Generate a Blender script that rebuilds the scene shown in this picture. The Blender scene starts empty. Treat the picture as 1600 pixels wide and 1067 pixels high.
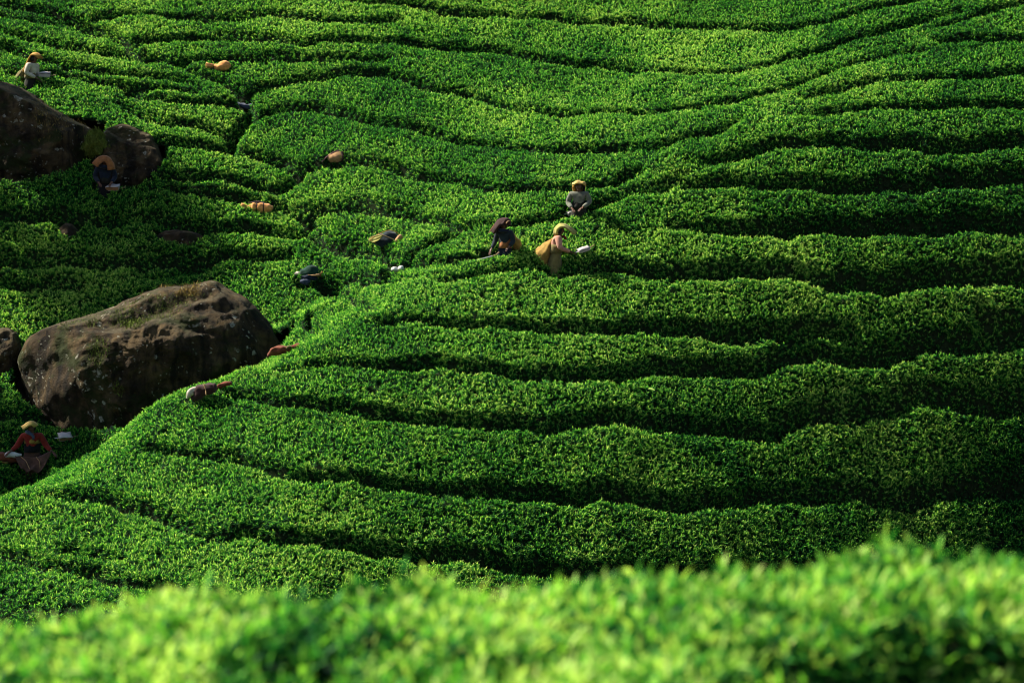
import bpy, math, random, heapq
import numpy as np
from mathutils import Vector, Matrix, Euler, noise as mnoise

random.seed(11)
RNG = np.random.default_rng(7)
R = math.radians
SC = bpy.context.scene
COL = SC.collection

# ------------------------------------------------------------------ camera, sky, sun, exposure
LENS = 85.0
PITCH = -4.0
FPX = LENS / 36.0 * 1600.0            # focal length in pixels of the 1600 px wide photograph
cam_d = bpy.data.cameras.new('camera')
cam = bpy.data.objects.new('camera', cam_d)
COL.objects.link(cam)
cam.location = (0, 0, 0)
cam.rotation_euler = (R(90 + PITCH), 0, 0)
cam_d.lens = LENS
cam_d.sensor_width = 36
cam_d.clip_start = 0.2
cam_d.clip_end = 1000
cam_d.dof.use_dof = True
cam_d.dof.focus_distance = 58
cam_d.dof.aperture_fstop = 2.3
SC.camera = cam
SC.cycles.filter_width = 1.0
SC.cycles.max_bounces = 6
SC.cycles.diffuse_bounces = 2
SC.cycles.glossy_bounces = 2
SC.cycles.transmission_bounces = 4

SUN_ELEV = 45.0
SUN_AZ = -72.0                         # degrees from +Y (away from the camera) towards +X; negative = left
SUN_DIR = Vector((math.sin(R(SUN_AZ)) * math.cos(R(SUN_ELEV)), math.cos(R(SUN_AZ)) * math.cos(R(SUN_ELEV)), math.sin(R(SUN_ELEV))))
world = bpy.data.worlds.new('World')
SC.world = world
world.use_nodes = True
wn = world.node_tree
sky = wn.nodes.new('ShaderNodeTexSky')
sky.sky_type = 'NISHITA'
sky.sun_disc = False
sky.sun_elevation = R(SUN_ELEV)
sky.sun_rotation = R(SUN_AZ)
bg = wn.nodes['Background']
bg.inputs['Strength'].default_value = 0.05
wn.links.new(sky.outputs[0], bg.inputs['Color'])
sun_d = bpy.data.lights.new('sun', 'SUN')
sun_d.energy = 5.0
sun_d.angle = R(0.55)
sun_d.color = (1.0, 0.93, 0.80)
sun = bpy.data.objects.new('sun', sun_d)
COL.objects.link(sun)
sun.rotation_euler = SUN_DIR.to_track_quat('Z', 'Y').to_euler()
SC.view_settings.view_transform = 'Standard'
SC.view_settings.look = 'None'
SC.view_settings.exposure = 1.48
SC.view_settings.gamma = 1.0

# ------------------------------------------------------------------ helpers
def tag(o, label=None, cat=None, group=None, kind=None):
    if label: o['label'] = label
    if cat: o['category'] = cat
    if group: o['group'] = group
    if kind: o['kind'] = kind
    return o

def empty(name, loc=(0, 0, 0), rz=0.0, parent=None):
    o = bpy.data.objects.new(name, None)
    o.empty_display_size = 0.2
    COL.objects.link(o)
    o.location = loc
    o.rotation_euler = (0, 0, rz)
    if parent: o.parent = parent
    return o

def mesh_obj(name, verts, faces, mat=None, parent=None, smooth=True):
    me = bpy.data.meshes.new(name)
    me.from_pydata([tuple(v) for v in verts], [], faces)
    if smooth and len(me.polygons):
        me.polygons.foreach_set('use_smooth', [True] * len(me.polygons))
    me.update()
    if mat: me.materials.append(mat)
    o = bpy.data.objects.new(name, me)
    COL.objects.link(o)
    if parent: o.parent = parent
    return o

def np_mesh(name, V, Q, mat=None, parent=None, smooth=True):
    me = bpy.data.meshes.new(name)
    me.vertices.add(len(V)); me.vertices.foreach_set('co', np.asarray(V, np.float32).ravel())
    if Q is not None and len(Q):
        Q = np.asarray(Q, np.int32)
        me.loops.add(Q.size); me.loops.foreach_set('vertex_index', Q.ravel())
        me.polygons.add(len(Q))
        me.polygons.foreach_set('loop_start', np.arange(0, Q.size, Q.shape[1], dtype=np.int32))
        me.polygons.foreach_set('use_smooth', np.full(len(Q), smooth))
    me.update(calc_edges=True)
    if mat: me.materials.append(mat)
    o = bpy.data.objects.new(name, me)
    COL.objects.link(o)
    if parent: o.parent = parent
    return o

_lat = RNG.random((256, 256)).astype(np.float32)
def vnoise(x, y, s=1.0, o=0):
    x = np.asarray(x, float) / s + 37.3 * o + 500; y = np.asarray(y, float) / s + 91.7 * o + 500
    xi = np.floor(x).astype(int); yi = np.floor(y).astype(int)
    fx = x - xi; fy = y - yi
    fx = fx * fx * (3 - 2 * fx); fy = fy * fy * (3 - 2 * fy)
    a = _lat[yi & 255, xi & 255]; b = _lat[yi & 255, (xi + 1) & 255]
    c = _lat[(yi + 1) & 255, xi & 255]; d = _lat[(yi + 1) & 255, (xi + 1) & 255]
    return (a * (1 - fx) + b * fx) * (1 - fy) + (c * (1 - fx) + d * fx) * fy - 0.5

def sstep(a, b, x):
    t = np.clip((np.asarray(x, float) - a) / (b - a), 0, 1)
    return t * t * (3 - 2 * t)

def tan_el(v):      # slope dz/dy of the viewing ray through photograph row v (at the middle column)
    return np.tan(R(PITCH) - np.arctan((np.asarray(v, float) - 533.5) / FPX))

def ray(px, v):     # direction with y = 1
    px = np.asarray(px, float); v = np.asarray(v, float)
    cx = (px - 800) / FPX; cy = -(v - 533.5) / FPX
    c, s = math.cos(R(PITCH)), math.sin(R(PITCH))
    dy = c - cy * s; dz = s + cy * c
    return cx / dy, dz / dy

def project(x, y, z):
    c, s = math.cos(R(PITCH)), math.sin(R(PITCH))
    f = y * c + z * s; u = -y * s + z * c
    return 800 + FPX * x / f, 533.5 - FPX * u / f

def catmull(P, step=0.15):
    P = np.asarray(P, float)
    if len(P) < 3:
        n = max(2, int(np.linalg.norm(P[-1, :2] - P[0, :2]) / step) + 1)
        t = np.linspace(0, 1, n)[:, None]
        return P[0] * (1 - t) + P[-1] * t
    Q = np.vstack([2 * P[0] - P[1], P, 2 * P[-1] - P[-2]])
    out = []
    for i in range(1, len(Q) - 2):
        n = max(2, int(np.linalg.norm(Q[i + 1, :2] - Q[i, :2]) / step) + 1)
        t = np.linspace(0, 1, n, endpoint=False)[:, None]
        a, b, c, d = Q[i - 1], Q[i], Q[i + 1], Q[i + 2]
        out.append(0.5 * (2 * b + (c - a) * t + (2 * a - 5 * b + 4 * c - d) * t ** 2 + (3 * b - a - 3 * c + d) * t ** 3))
    out.append(P[-1:])
    return np.vstack(out)

# ------------------------------------------------------------------ materials
def new_mat(name):
    m = bpy.data.materials.new(name); m.use_nodes = True
    nt = m.node_tree
    return m, nt, nt.nodes['Principled BSDF'], nt.nodes, nt.links

def ramp(nodes, pts):
    r = nodes.new('ShaderNodeValToRGB')
    el = r.color_ramp.elements
    while len(el) < len(pts): el.new(0.5)
    for e, (p, c) in zip(el, pts):
        e.position = p; e.color = (*c, 1) if len(c) == 3 else c
    return r

def cloth_mat(name, col, var=0.25, scale=14.0, rough=0.9, weave=True):
    m, nt, b, N, L = new_mat(name)
    tc = N.new('ShaderNodeTexCoord')
    nz = N.new('ShaderNodeTexNoise'); nz.inputs['Scale'].default_value = scale; nz.inputs['Detail'].default_value = 5
    L.new(tc.outputs['Object'], nz.inputs['Vector'])
    lo = tuple(c * (1 - var) for c in col); hi = tuple(min(1, c * (1 + var)) for c in col)
    r = ramp(N, [(0.3, lo), (0.7, hi)])
    L.new(nz.outputs['Fac'], r.inputs[0]); L.new(r.outputs[0], b.inputs['Base Color'])
    b.inputs['Roughness'].default_value = rough
    b.inputs['Specular IOR Level'].default_value = 0.15
    b.inputs['Sheen Weight'].default_value = 0.1
    w = N.new('ShaderNodeTexNoise'); w.inputs['Scale'].default_value = 60 if weave else 25
    L.new(tc.outputs['Object'], w.inputs['Vector'])
    bp = N.new('ShaderNodeBump'); bp.inputs['Strength'].default_value = 0.35; bp.inputs['Distance'].default_value = 0.01
    L.new(w.outputs['Fac'], bp.inputs['Height']); L.new(bp.outputs[0], b.inputs['Normal'])
    return m

def leaf_mat():
    m, nt, b, N, L = new_mat('tea_leaf')
    tone = N.new('ShaderNodeAttribute'); tone.attribute_name = 'tone'
    tint = N.new('ShaderNodeAttribute'); tint.attribute_name = 'tint'; tint.attribute_type = 'INSTANCER'
    add = N.new('ShaderNodeMath'); add.operation = 'ADD'; add.use_clamp = True
    L.new(tone.outputs['Fac'], add.inputs[0]); L.new(tint.outputs['Fac'], add.inputs[1])
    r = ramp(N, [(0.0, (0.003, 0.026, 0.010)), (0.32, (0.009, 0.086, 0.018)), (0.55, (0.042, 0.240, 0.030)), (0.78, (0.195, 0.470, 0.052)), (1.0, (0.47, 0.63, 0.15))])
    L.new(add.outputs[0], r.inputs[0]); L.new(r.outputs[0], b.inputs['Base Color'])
    b.inputs['Roughness'].default_value = 0.45
    b.inputs['Specular IOR Level'].default_value = 0.06
    tr = N.new('ShaderNodeBsdfTranslucent')
    hs = N.new('ShaderNodeMix'); hs.data_type = 'RGBA'; hs.blend_type = 'MULTIPLY'; hs.inputs[0].default_value = 1.0
    L.new(r.outputs[0], hs.inputs[6]); hs.inputs[7].default_value = (1.1, 1.2, 0.6, 1)
    L.new(hs.outputs[2], tr.inputs['Color'])
    mx = N.new('ShaderNodeMixShader'); mx.inputs[0].default_value = 0.42
    out = N['Material Output']
    L.new(b.outputs[0], mx.inputs[1]); L.new(tr.outputs[0], mx.inputs[2]); L.new(mx.outputs[0], out.inputs['Surface'])
    return m

def simple_mat(name, col, rough=0.8, nscale=6.0, var=0.3, bump=0.3, spec=0.2):
    m, nt, b, N, L = new_mat(name)
    tc = N.new('ShaderNodeTexCoord')
    nz = N.new('ShaderNodeTexNoise'); nz.inputs['Scale'].default_value = nscale; nz.inputs['Detail'].default_value = 6
    L.new(tc.outputs['Object'], nz.inputs['Vector'])
    r = ramp(N, [(0.3, tuple(c * (1 - var) for c in col)), (0.7, tuple(min(1, c * (1 + var)) for c in col))])
    L.new(nz.outputs['Fac'], r.inputs[0]); L.new(r.outputs[0], b.inputs['Base Color'])
    b.inputs['Roughness'].default_value = rough
    b.inputs['Specular IOR Level'].default_value = spec
    bp = N.new('ShaderNodeBump'); bp.inputs['Strength'].default_value = bump; bp.inputs['Distance'].default_value = 0.03
    L.new(nz.outputs['Fac'], bp.inputs['Height']); L.new(bp.outputs[0], b.inputs['Normal'])
    return m

def rock_mat():
    m, nt, b, N, L = new_mat('lichened_rock')
    tc = N.new('ShaderNodeTexCoord')
    def noise(scale, detail=8, rough=0.6, dist=0.0):
        n = N.new('ShaderNodeTexNoise'); n.inputs['Scale'].default_value = scale; n.inputs['Detail'].default_value = detail
        n.inputs['Roughness'].default_value = rough; n.inputs['Distortion'].default_value = dist
        L.new(tc.outputs['Object'], n.inputs['Vector']); return n
    def mixc(fac, a, bcol):
        x = N.new('ShaderNodeMix'); x.data_type = 'RGBA'
        L.new(fac, x.inputs[0])
        if isinstance(a, tuple): x.inputs[6].default_value = (*a, 1)
        else: L.new(a, x.inputs[6])
        if isinstance(bcol, tuple): x.inputs[7].default_value = (*bcol, 1)
        else: L.new(bcol, x.inputs[7])
        return x.outputs[2]
    def math_(op, a, bv, clamp=False):
        x = N.new('ShaderNodeMath'); x.operation = op; x.use_clamp = clamp
        for i, q in enumerate((a, bv)):
            if isinstance(q, (int, float)): x.inputs[i].default_value = q
            else: L.new(q, x.inputs[i])
        return x.outputs[0]
    n1 = noise(1.3, 9, 0.65, 0.4)
    r1 = ramp(N, [(0.3, (0.016, 0.012, 0.007)), (0.45, (0.055, 0.037, 0.018)), (0.57, (0.130, 0.088, 0.040)), (0.72, (0.040, 0.028, 0.014))])
    L.new(n1.outputs['Fac'], r1.inputs[0])
    # vertical dark streaks
    mp = N.new('ShaderNodeMapping'); mp.inputs['Scale'].default_value = (2.6, 2.6, 0.35)
    L.new(tc.outputs['Object'], mp.inputs['Vector'])
    ns = N.new('ShaderNodeTexNoise'); ns.inputs['Scale'].default_value = 1.6; ns.inputs['Detail'].default_value = 7
    L.new(mp.outputs[0], ns.inputs['Vector'])
    rs = ramp(N, [(0.42, (0, 0, 0)), (0.62, (0.85, 0.85, 0.85))]); L.new(ns.outputs['Fac'], rs.inputs[0])
    c = mixc(rs.outputs[0], r1.outputs[0], (0.007, 0.0065, 0.005))
    # moss
    n2 = noise(1.0, 8, 0.7, 0.3)
    rm = ramp(N, [(0.50, (0, 0, 0)), (0.60, (0.9, 0.9, 0.9))]); L.new(n2.outputs['Fac'], rm.inputs[0])
    c = mixc(rm.outputs[0], c, (0.026, 0.036, 0.008))
    # ochre crust
    n3 = noise(3.1, 8, 0.7)
    ro = ramp(N, [(0.58, (0, 0, 0)), (0.68, (0.8, 0.8, 0.8))]); L.new(n3.outputs['Fac'], ro.inputs[0])
    c = mixc(ro.outputs[0], c, (0.10, 0.062, 0.020))
    # pale lichen rosettes: warped voronoi cells, kept only where a large noise allows it
    nw = noise(4.0, 6, 0.7)
    vm = N.new('ShaderNodeVectorMath'); vm.operation = 'MULTIPLY_ADD'
    L.new(nw.outputs['Color'], vm.inputs[0]); vm.inputs[1].default_value = (0.34, 0.34, 0.34); L.new(tc.outputs['Object'], vm.inputs[2])
    tot = None
    for sc, rad, keep in ((2.4, 0.30, 0.56), (4.6, 0.30, 0.53), (10.0, 0.28, 0.52)):
        vo = N.new('ShaderNodeTexVoronoi'); vo.inputs['Scale'].default_value = sc
        L.new(vm.outputs[0], vo.inputs['Vector'])
        edge = ramp(N, [(rad * 0.72, (1, 1, 1)), (rad, (0, 0, 0))]); L.new(vo.outputs['Distance'], edge.inputs[0])
        ring = ramp(N, [(0.0, (0.25, 0.25, 0.25)), (rad * 0.6, (1, 1, 1))]); L.new(vo.outputs['Distance'], ring.inputs[0])
        sep = N.new('ShaderNodeSeparateColor'); L.new(vo.outputs['Color'], sep.inputs[0])
        pick = math_('GREATER_THAN', sep.outputs[0], 0.45)
        nk = noise(0.9 + sc * 0.07, 5, 0.6)
        gate = ramp(N, [(keep, (0, 0, 0)), (keep + 0.05, (1, 1, 1))]); L.new(nk.outputs['Fac'], gate.inputs[0])
        f = math_('MULTIPLY', math_('MULTIPLY', edge.outputs[0], ring.outputs[0]), math_('MULTIPLY', pick, gate.outputs[0]))
        tot = f if tot is None else math_('MAXIMUM', tot, f)
    c = mixc(tot, c, (0.38, 0.37, 0.28))
    # grey weathered crust where the face looks up
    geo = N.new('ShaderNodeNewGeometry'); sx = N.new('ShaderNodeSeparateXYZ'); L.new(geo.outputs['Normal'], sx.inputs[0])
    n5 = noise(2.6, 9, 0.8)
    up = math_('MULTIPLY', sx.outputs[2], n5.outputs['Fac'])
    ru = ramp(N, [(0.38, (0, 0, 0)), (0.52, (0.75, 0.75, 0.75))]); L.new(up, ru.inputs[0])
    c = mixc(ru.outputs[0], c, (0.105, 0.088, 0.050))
    L.new(c, b.inputs['Base Color'])
    b.inputs['Roughness'].default_value = 0.92
    b.inputs['Specular IOR Level'].default_value = 0.15
    n6 = noise(9.0, 10, 0.7)
    n7 = noise(28.0, 8, 0.75)
    s = math_('ADD', math_('ADD', math_('MULTIPLY', n1.outputs['Fac'], 1.5), n6.outputs['Fac']), math_('MULTIPLY', n7.outputs['Fac'], 0.5))
    bp = N.new('ShaderNodeBump'); bp.inputs['Strength'].default_value = 1.0; bp.inputs['Distance'].default_value = 0.14
    L.new(s, bp.inputs['Height']); L.new(bp.outputs[0], b.inputs['Normal'])
    return m

M_LEAF = leaf_mat()
M_BRANCH = simple_mat('shaded_twigs', (0.012, 0.020, 0.007), 0.95, 18, 0.6, 0.8, 0.05)  # near-black colour paints in the shade seen between the leaves
M_SOIL = simple_mat('soil', (0.060, 0.042, 0.026), 0.95, 3.0, 0.45, 0.6, 0.05)
M_ROCK = rock_mat()
M_MOSS = simple_mat('moss', (0.085, 0.10, 0.020), 0.95, 20, 0.5, 0.6, 0.05)
M_DRYGRASS = simple_mat('dry_grass', (0.22, 0.16, 0.045), 0.9, 8, 0.5, 0.1, 0.1)
M_GREENGRASS = simple_mat('moss_blade', (0.10, 0.135, 0.022), 0.9, 8, 0.5, 0.1, 0.1)
M_TWIG = simple_mat('dry_twig', (0.16, 0.11, 0.06), 0.9, 12, 0.4, 0.2, 0.1)
M_SKIN = simple_mat('brown_skin', (0.105, 0.050, 0.028), 0.55, 30, 0.12, 0.05, 0.3)
M_HAIR = simple_mat('black_hair', (0.010, 0.009, 0.008), 0.5, 60, 0.3, 0.3, 0.3)
M_EYE = simple_mat('eye', (0.02, 0.015, 0.012), 0.3, 30, 0.1, 0.0, 0.4)

# ------------------------------------------------------------------ the hill: ridge, gully, steep right flank
CAN_A, CAN_Y0, CAN_S = -8.08, 48.0, 0.59       # tea canopy plane: z = A + S (y - Y0)
HEDGE_H = 0.85
def plane_hit(px, v):
    dx, dz = ray(px, v)
    y = (CAN_S * CAN_Y0 - CAN_A) / (CAN_S - dz)
    return dx * y, y
crest_img = np.array([(-420, 940), (-200, 870), (-80, 820), (0, 785), (100, 743), (200, 696), (300, 641), (400, 581), (470, 545), (560, 492), (640, 452), (720, 427), (800, 405), (870, 370),
                      (920, 328), (1000, 275), (1100, 215), (1250, 135), (1450, 25), (1650, -85), (1900, -220)], float)
cxp, cyp = plane_hit(crest_img[:, 0], crest_img[:, 1])
CREST = np.stack([cxp, cyp], 1)
CREST_T = np.concatenate([[0], np.cumsum(np.linalg.norm(np.diff(CREST, axis=0), axis=1))])
DROP_T = np.interp(CREST_T, *zip(*[(CREST_T[3], 2.5), (CREST_T[8], 2.3), (CREST_T[10], 1.5), (CREST_T[12], 0.8), (CREST_T[14], 0.55), (CREST_T[17], 0.4), (CREST_T[20], 0.2)]))

def ridge_coords(x, y):
    x = np.asarray(x, float); y = np.asarray(y, float)
    best = np.full(x.shape, 1e9); sd = np.zeros(x.shape); tt = np.zeros(x.shape)
    for i in range(len(CREST) - 1):
        a, b = CREST[i], CREST[i + 1]
        e = b - a; L = np.linalg.norm(e); e = e / L
        u = np.clip((x - a[0]) * e[0] + (y - a[1]) * e[1], 0, L)
        dx = x - a[0] - u * e[0]; dy = y - a[1] - u * e[1]
        d = np.hypot(dx, dy)
        s = np.sign((x - a[0]) * e[1] - (y - a[1]) * e[0])     # + on the near right-hand flank
        k = d < best
        best = np.where(k, d, best); sd = np.where(k, s * d, sd); tt = np.where(k, CREST_T[i] + u, tt)
    return sd, tt

def canopy_base(x, y):
    d, t = ridge_coords(x, y)
    dn = d + 0.9 * vnoise(x, y, 2.3, 41) + 0.35 * vnoise(x, y, 0.9, 42)
    z = CAN_A + CAN_S * (y - CAN_Y0)
    # ease the hill far above the picture
    z = z - 0.5 * np.clip(y - 86, 0, None) * 0.59
    tm = x * 0.8 + y * 0.6                              # along the mean run of the ridge
    tc = CREST[:, 0] * 0.8 + CREST[:, 1] * 0.6
    drop = np.interp(tm, tc, DROP_T)
    wid = np.interp(tm, [tc[3], tc[9], tc[13]], [3.6, 3.8, 5.0])
    z = z - drop * sstep(0.0, 1.0, -(dn - 0.15) / wid)
    # right flank falls away more steeply
    dd = np.clip(d - 0.8, 0, None)
    fl = np.where(dd < 7, 0.5 * dd * dd / 7, dd - 3.5) * 0.30 * sstep(-6.5, 1.5, x) * (0.45 + 0.55 * sstep(66, 58, y))
    z = z - fl - 0.46 * np.log1p(np.exp((x - 0.6) / 1.2)) * 1.2 * sstep(64.5, 55, y)
    # the ridge nose at lower left is gentler
    z = z + 0.16 * np.clip(d - 0.4, 0, 7) * sstep(-1.5, -6.0, x)
    # bowl above the ridge
    bx, by = 1.2, 68.5
    z = z - 0.35 * np.exp(-(((x - bx) / 5.0) ** 2 + ((y - by) / 4.0) ** 2))
    # gully running down from the upper left
    gx = np.interp(y, [56, 59, 62, 65, 68, 72, 78, 90], [-3.0, -4.2, -5.6, -6.0, -7.6, -10.2, -14.6, -22])
    z = z - 0.45 * np.exp(-((x - gx) / 1.6) ** 2) * sstep(57, 61, y)
    # the slope left of the gully leans towards it
    z = z + 0.26 * np.log1p(np.exp((gx - x - 0.5) / 0.9)) * 0.9 * sstep(58.5, 64, y)
    z = z + 0.18 * vnoise(x, y, 3.2, 1) + 0.07 * vnoise(x, y, 1.4, 2)
    return z

G = 0.1
GX = np.arange(-19.0, 19.0 + 1e-6, G); GY = np.arange(43.0, 90.0 + 1e-6, G)
XX, YY = np.meshgrid(GX, GY)
BASE = canopy_base(XX, YY)                      # level of the plucked table before furrows

def gsample(A, x, y):
    fx = np.clip((np.asarray(x, float) - GX[0]) / G, 0, len(GX) - 1.001); fy = np.clip((np.asarray(y, float) - GY[0]) / G, 0, len(GY) - 1.001)
    i = fx.astype(int); j = fy.astype(int); fx = fx - i; fy = fy - j
    return (A[j, i] * (1 - fx) + A[j, i + 1] * fx) * (1 - fy) + (A[j + 1, i] * (1 - fx) + A[j + 1, i + 1] * fx) * fy

_ys = np.arange(43.2, 89.8, 0.05)
def hit(px, v, A=None, ymin=0):
    """first point of the hill surface A met by the viewing ray through photograph pixel (px, v)"""
    A = BASE if A is None else A
    px = np.atleast_1d(np.asarray(px, float)); v = np.atleast_1d(np.asarray(v, float))
    dx, dz = ray(px, v)
    X = dx[:, None] * _ys[None]; Z = dz[:, None] * _ys[None]
    S = gsample(A, X, np.broadcast_to(_ys, X.shape))
    b = (Z <= S) & (_ys[None] >= ymin)
    k = np.where(b.any(1), b.argmax(1), len(_ys) - 1)
    y = _ys[k]
    return dx * y, y

# furrows between the hedges, traced as (column, row[, depth])
FUR = [
 [(360,-34),(470,-15),(560,0),(600,6),(640,10),(700,22),(740,26),(800,28),(850,33),(950,38),(1050,43),(1100,47),(1200,48),(1260,42),(1330,26),(1400,10),(1440,0),(1540,-28)],
 [(150,32),(250,28),(400,26,.5),(440,26,.7),(505,31),(560,39),(600,36,.8),(625,28,.4)],
 [(215,70),(260,63),(330,62),(400,63),(450,65),(480,70),(510,67),(560,69),(610,71),(650,70),(690,75),(750,78),(800,87),(850,97),(885,105),(940,106),(985,112),(1025,116),(1100,116),(1150,113),(1200,104),(1250,91,.9),(1312,70,.8),(1375,53,.7),(1420,42,.6),(1460,30,.4),(1500,18,.3)],
 [(262,102,.7),(310,97,.7),(350,93,.8),(400,95),(460,94),(520,96),(560,96,.8),(600,98,.3)],
 [(380,152),(400,140),(437,131),(495,122),(530,119),(575,117),(600,119),(640,131),(670,142),(712,148),(750,158),(800,172),(862,180),(940,178),(1012,176),(1050,173),(1100,167),(1150,158),(1200,147,.9),(1250,132,.75),(1295,115,.6),(1330,100,.35),(1400,85,.3),(1440,80,.35)],
 [(1450,48,.5),(1500,33,.6),(1565,15,.85),(1600,8,.7),(1680,-12,.8)],
 [(388,190),(420,178),(450,172),(495,170),(512,173),(555,185),(575,192),(640,200),(700,220),(730,228),(800,230),(840,236),(882,240),(925,238),(1015,235),(1050,225),(1100,213,.7),(1135,198,.35),(1160,188,.1)],
 [(1075,260,.2),(1130,250,.5),(1180,240,.8),(1200,232),(1250,229),(1330,227),(1400,232),(1450,235),(1520,234),(1560,228),(1600,226),(1720,222)],
 [(1230,190,.1),(1285,180,.45),(1330,173,.8),(1385,172),(1450,171),(1520,170),(1600,167),(1720,164)],
 [(1255,160,.2),(1300,148,.35),(1340,138,.35),(1390,128,.8),(1440,124),(1500,123),(1540,122),(1600,118),(1720,112)],
 [(1470,70,.3),(1490,66,.8),(1540,65),(1600,66),(1720,64)],
 [(1060,297,.2),(1100,289,.6),(1150,293),(1200,297),(1240,290),(1275,295),(1325,299),(1400,296),(1460,293),(1500,288),(1530,287),(1600,289),(1730,290)],
 [(1050,362,.3),(1120,365,.5),(1160,365,.7),(1200,367),(1250,365),(1290,364),(1350,366),(1400,363),(1450,362),(1510,360),(1540,358),(1600,361),(1730,362)],
 [(690,445,.3),(720,437,.7),(800,425,.6),(850,424,.8),(890,425),(920,426),(965,424),(1010,429),(1045,440),(1100,437),(1150,436),(1200,436),(1245,438),(1290,447),(1350,453),(1390,456),(1425,450),(1465,446),(1525,450),(1562,445),(1600,446),(1730,450)],
 [(590,505,.5),(620,503,.6),(660,502,.6),(710,510,.9),(760,510,.5),(800,519,.8),(862,520),(935,519),(990,515),(1025,522),(1075,524),(1137,530),(1160,534),(1200,530,.8),(1260,530,.5),(1330,528,.4)],
 [(1530,505,.5),(1560,522,1.2),(1600,532,1.2),(1730,530)],
 [(440,580,.4),(460,575,.7),(520,573,.9),(560,577),(590,580),(630,576),(680,577),(720,577),(750,584),(800,590),(865,596),(912,592),(950,590),(1000,585),(1050,582),(1112,582),(1157,590),(1200,579),(1225,572),(1262,567),(1312,566),(1350,572),(1380,565),(1412,555),(1450,550),(1500,545),(1545,540),(1575,545,.8),(1600,548,.8),(1730,550)],
 [(370,622,.4),(400,628,.8),(440,637),(475,639),(512,636),(545,643),(580,648),(610,654),(642,655),(690,660),(720,666),(757,670),(800,668),(850,676),(882,668),(950,665),(1007,666),(1050,668),(1100,672),(1150,687),(1200,690),(1225,672),(1262,656),(1300,656),(1375,652),(1400,643),(1437,640),(1520,642),(1562,650),(1600,645),(1730,640)],
 [(235,703,.3),(260,705,.8),(300,712),(330,715),(375,723),(412,735),(437,744),(500,748),(540,746),(560,754),(592,759),(612,770),(650,773),(700,774),(730,775),(800,780),(860,780),(925,782),(990,786),(1037,797),(1062,800),(1100,790),(1150,792),(1200,783),(1325,781),(1375,785),(1405,792),(1450,785),(1500,778),(1562,774),(1600,780),(1730,785)],
 [(75,768,.3),(110,775,.6),(160,783,.9),(190,798),(217,801),(250,810),(265,819),(312,838),(330,840),(362,834),(400,840),(430,848),(460,852),(495,848),(525,852),(555,860),(582,862),(625,866),(650,872),(695,876),(745,878),(760,885),(800,890),(900,905),(1100,915),(1300,915),(1600,915)],
 [(-100,845),(0,866),(22,872),(50,885),(100,893),(150,902),(220,915),(330,935)],
 [(100,862,.4),(140,872,.5),(180,880,.3)],
 # gully and its side furrows
 [(-110,-12),(0,10),(60,21),(100,31),(150,46),(180,62),(210,82),(250,96),(290,108),(315,122),(350,135),(378,152),(386,170),(388,184),(372,205),(360,225),(365,238),(400,246),(440,258),(462,268),(468,280),(450,295),(428,306)],
 [(-60,20,.4),(60,38,.3),(100,47,.5),(140,54,.6),(165,60,.5)],
 [(-80,30,.4),(0,50,.4),(40,62,.6),(70,72,.7),(105,80,.8),(150,84,.6),(200,93,.6),(240,101,.6)],
 [(-80,55,.7),(0,75,.7),(25,85,.8),(60,97,.8),(95,105,.8),(135,113,.8),(180,119,.5),(220,121,.4),(280,128,.4)],
 [(20,118,.7),(75,117,.6),(100,121,.6),(150,132,.6),(205,139,.8),(240,141,.5),(300,148,.3)],
 [(200,146,.6),(230,155,.8),(260,162),(300,164),(345,164,.9),(380,166)],
 [(185,160,.3),(215,180,.7),(250,195),(290,197),(320,204),(345,214),(358,224)],
 [(245,222,.8),(290,232,.6),(330,236,.6),(360,240,.7)],
 [(258,282),(300,280,.9),(350,285,.8),(400,292,.8),(430,303,.8)],
 [(270,298,.6),(310,306,.8),(360,310,.7),(400,313,.7)],
 [(-90,350),(0,345,.9),(60,345),(120,352),(140,358),(200,350,.4),(240,350),(300,358),(330,362),(400,363,.9),(440,372,.5),(490,368,.4)],
 [(-90,408),(0,412),(30,416),(125,419),(212,415),(275,412),(310,412),(400,407,.8),(450,405,.4)],
 [(-60,440,.4),(0,445,.5),(60,452,.6),(120,458,.5)],
 [(210,433,.4),(270,434,.4),(320,432,.3)],
 [(470,448,.5),(512,440,.9),(575,437),(610,437,.9),(645,437,.4)],
 [(505,446,.6),(540,462,.9),(570,475),(583,490)],
 [(450,500,.8),(478,508,.8),(500,520,.8)],
 [(380,200,.6),(372,203)],
 [(468,270),(490,262),(520,259),(545,258),(585,262),(620,270),(650,280),(690,283),(725,286),(760,294),(800,300),(850,296),(887,297),(930,293),(955,286),(975,280,.8),(1000,268,.5)],
 [(478,346),(500,333),(550,330),(600,334),(640,337),(680,345),(710,352,.7),(740,354,.5),(790,355,.6),(830,352,.8),(870,343),(895,335),(925,325,.8),(960,310,.34),(1010,302,.34),(1040,298,.3),(1075,280,.2),(1110,265,.1)],
 [(420,322),(450,336),(478,346),(490,365),(505,382),(540,392),(575,396),(612,404),(640,412),(690,413),(740,407),(775,398),(800,390,.8)],
 [(-90,650,.5),(0,655,.6),(60,660,.8),(130,670),(170,668),(205,660)],
]

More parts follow.
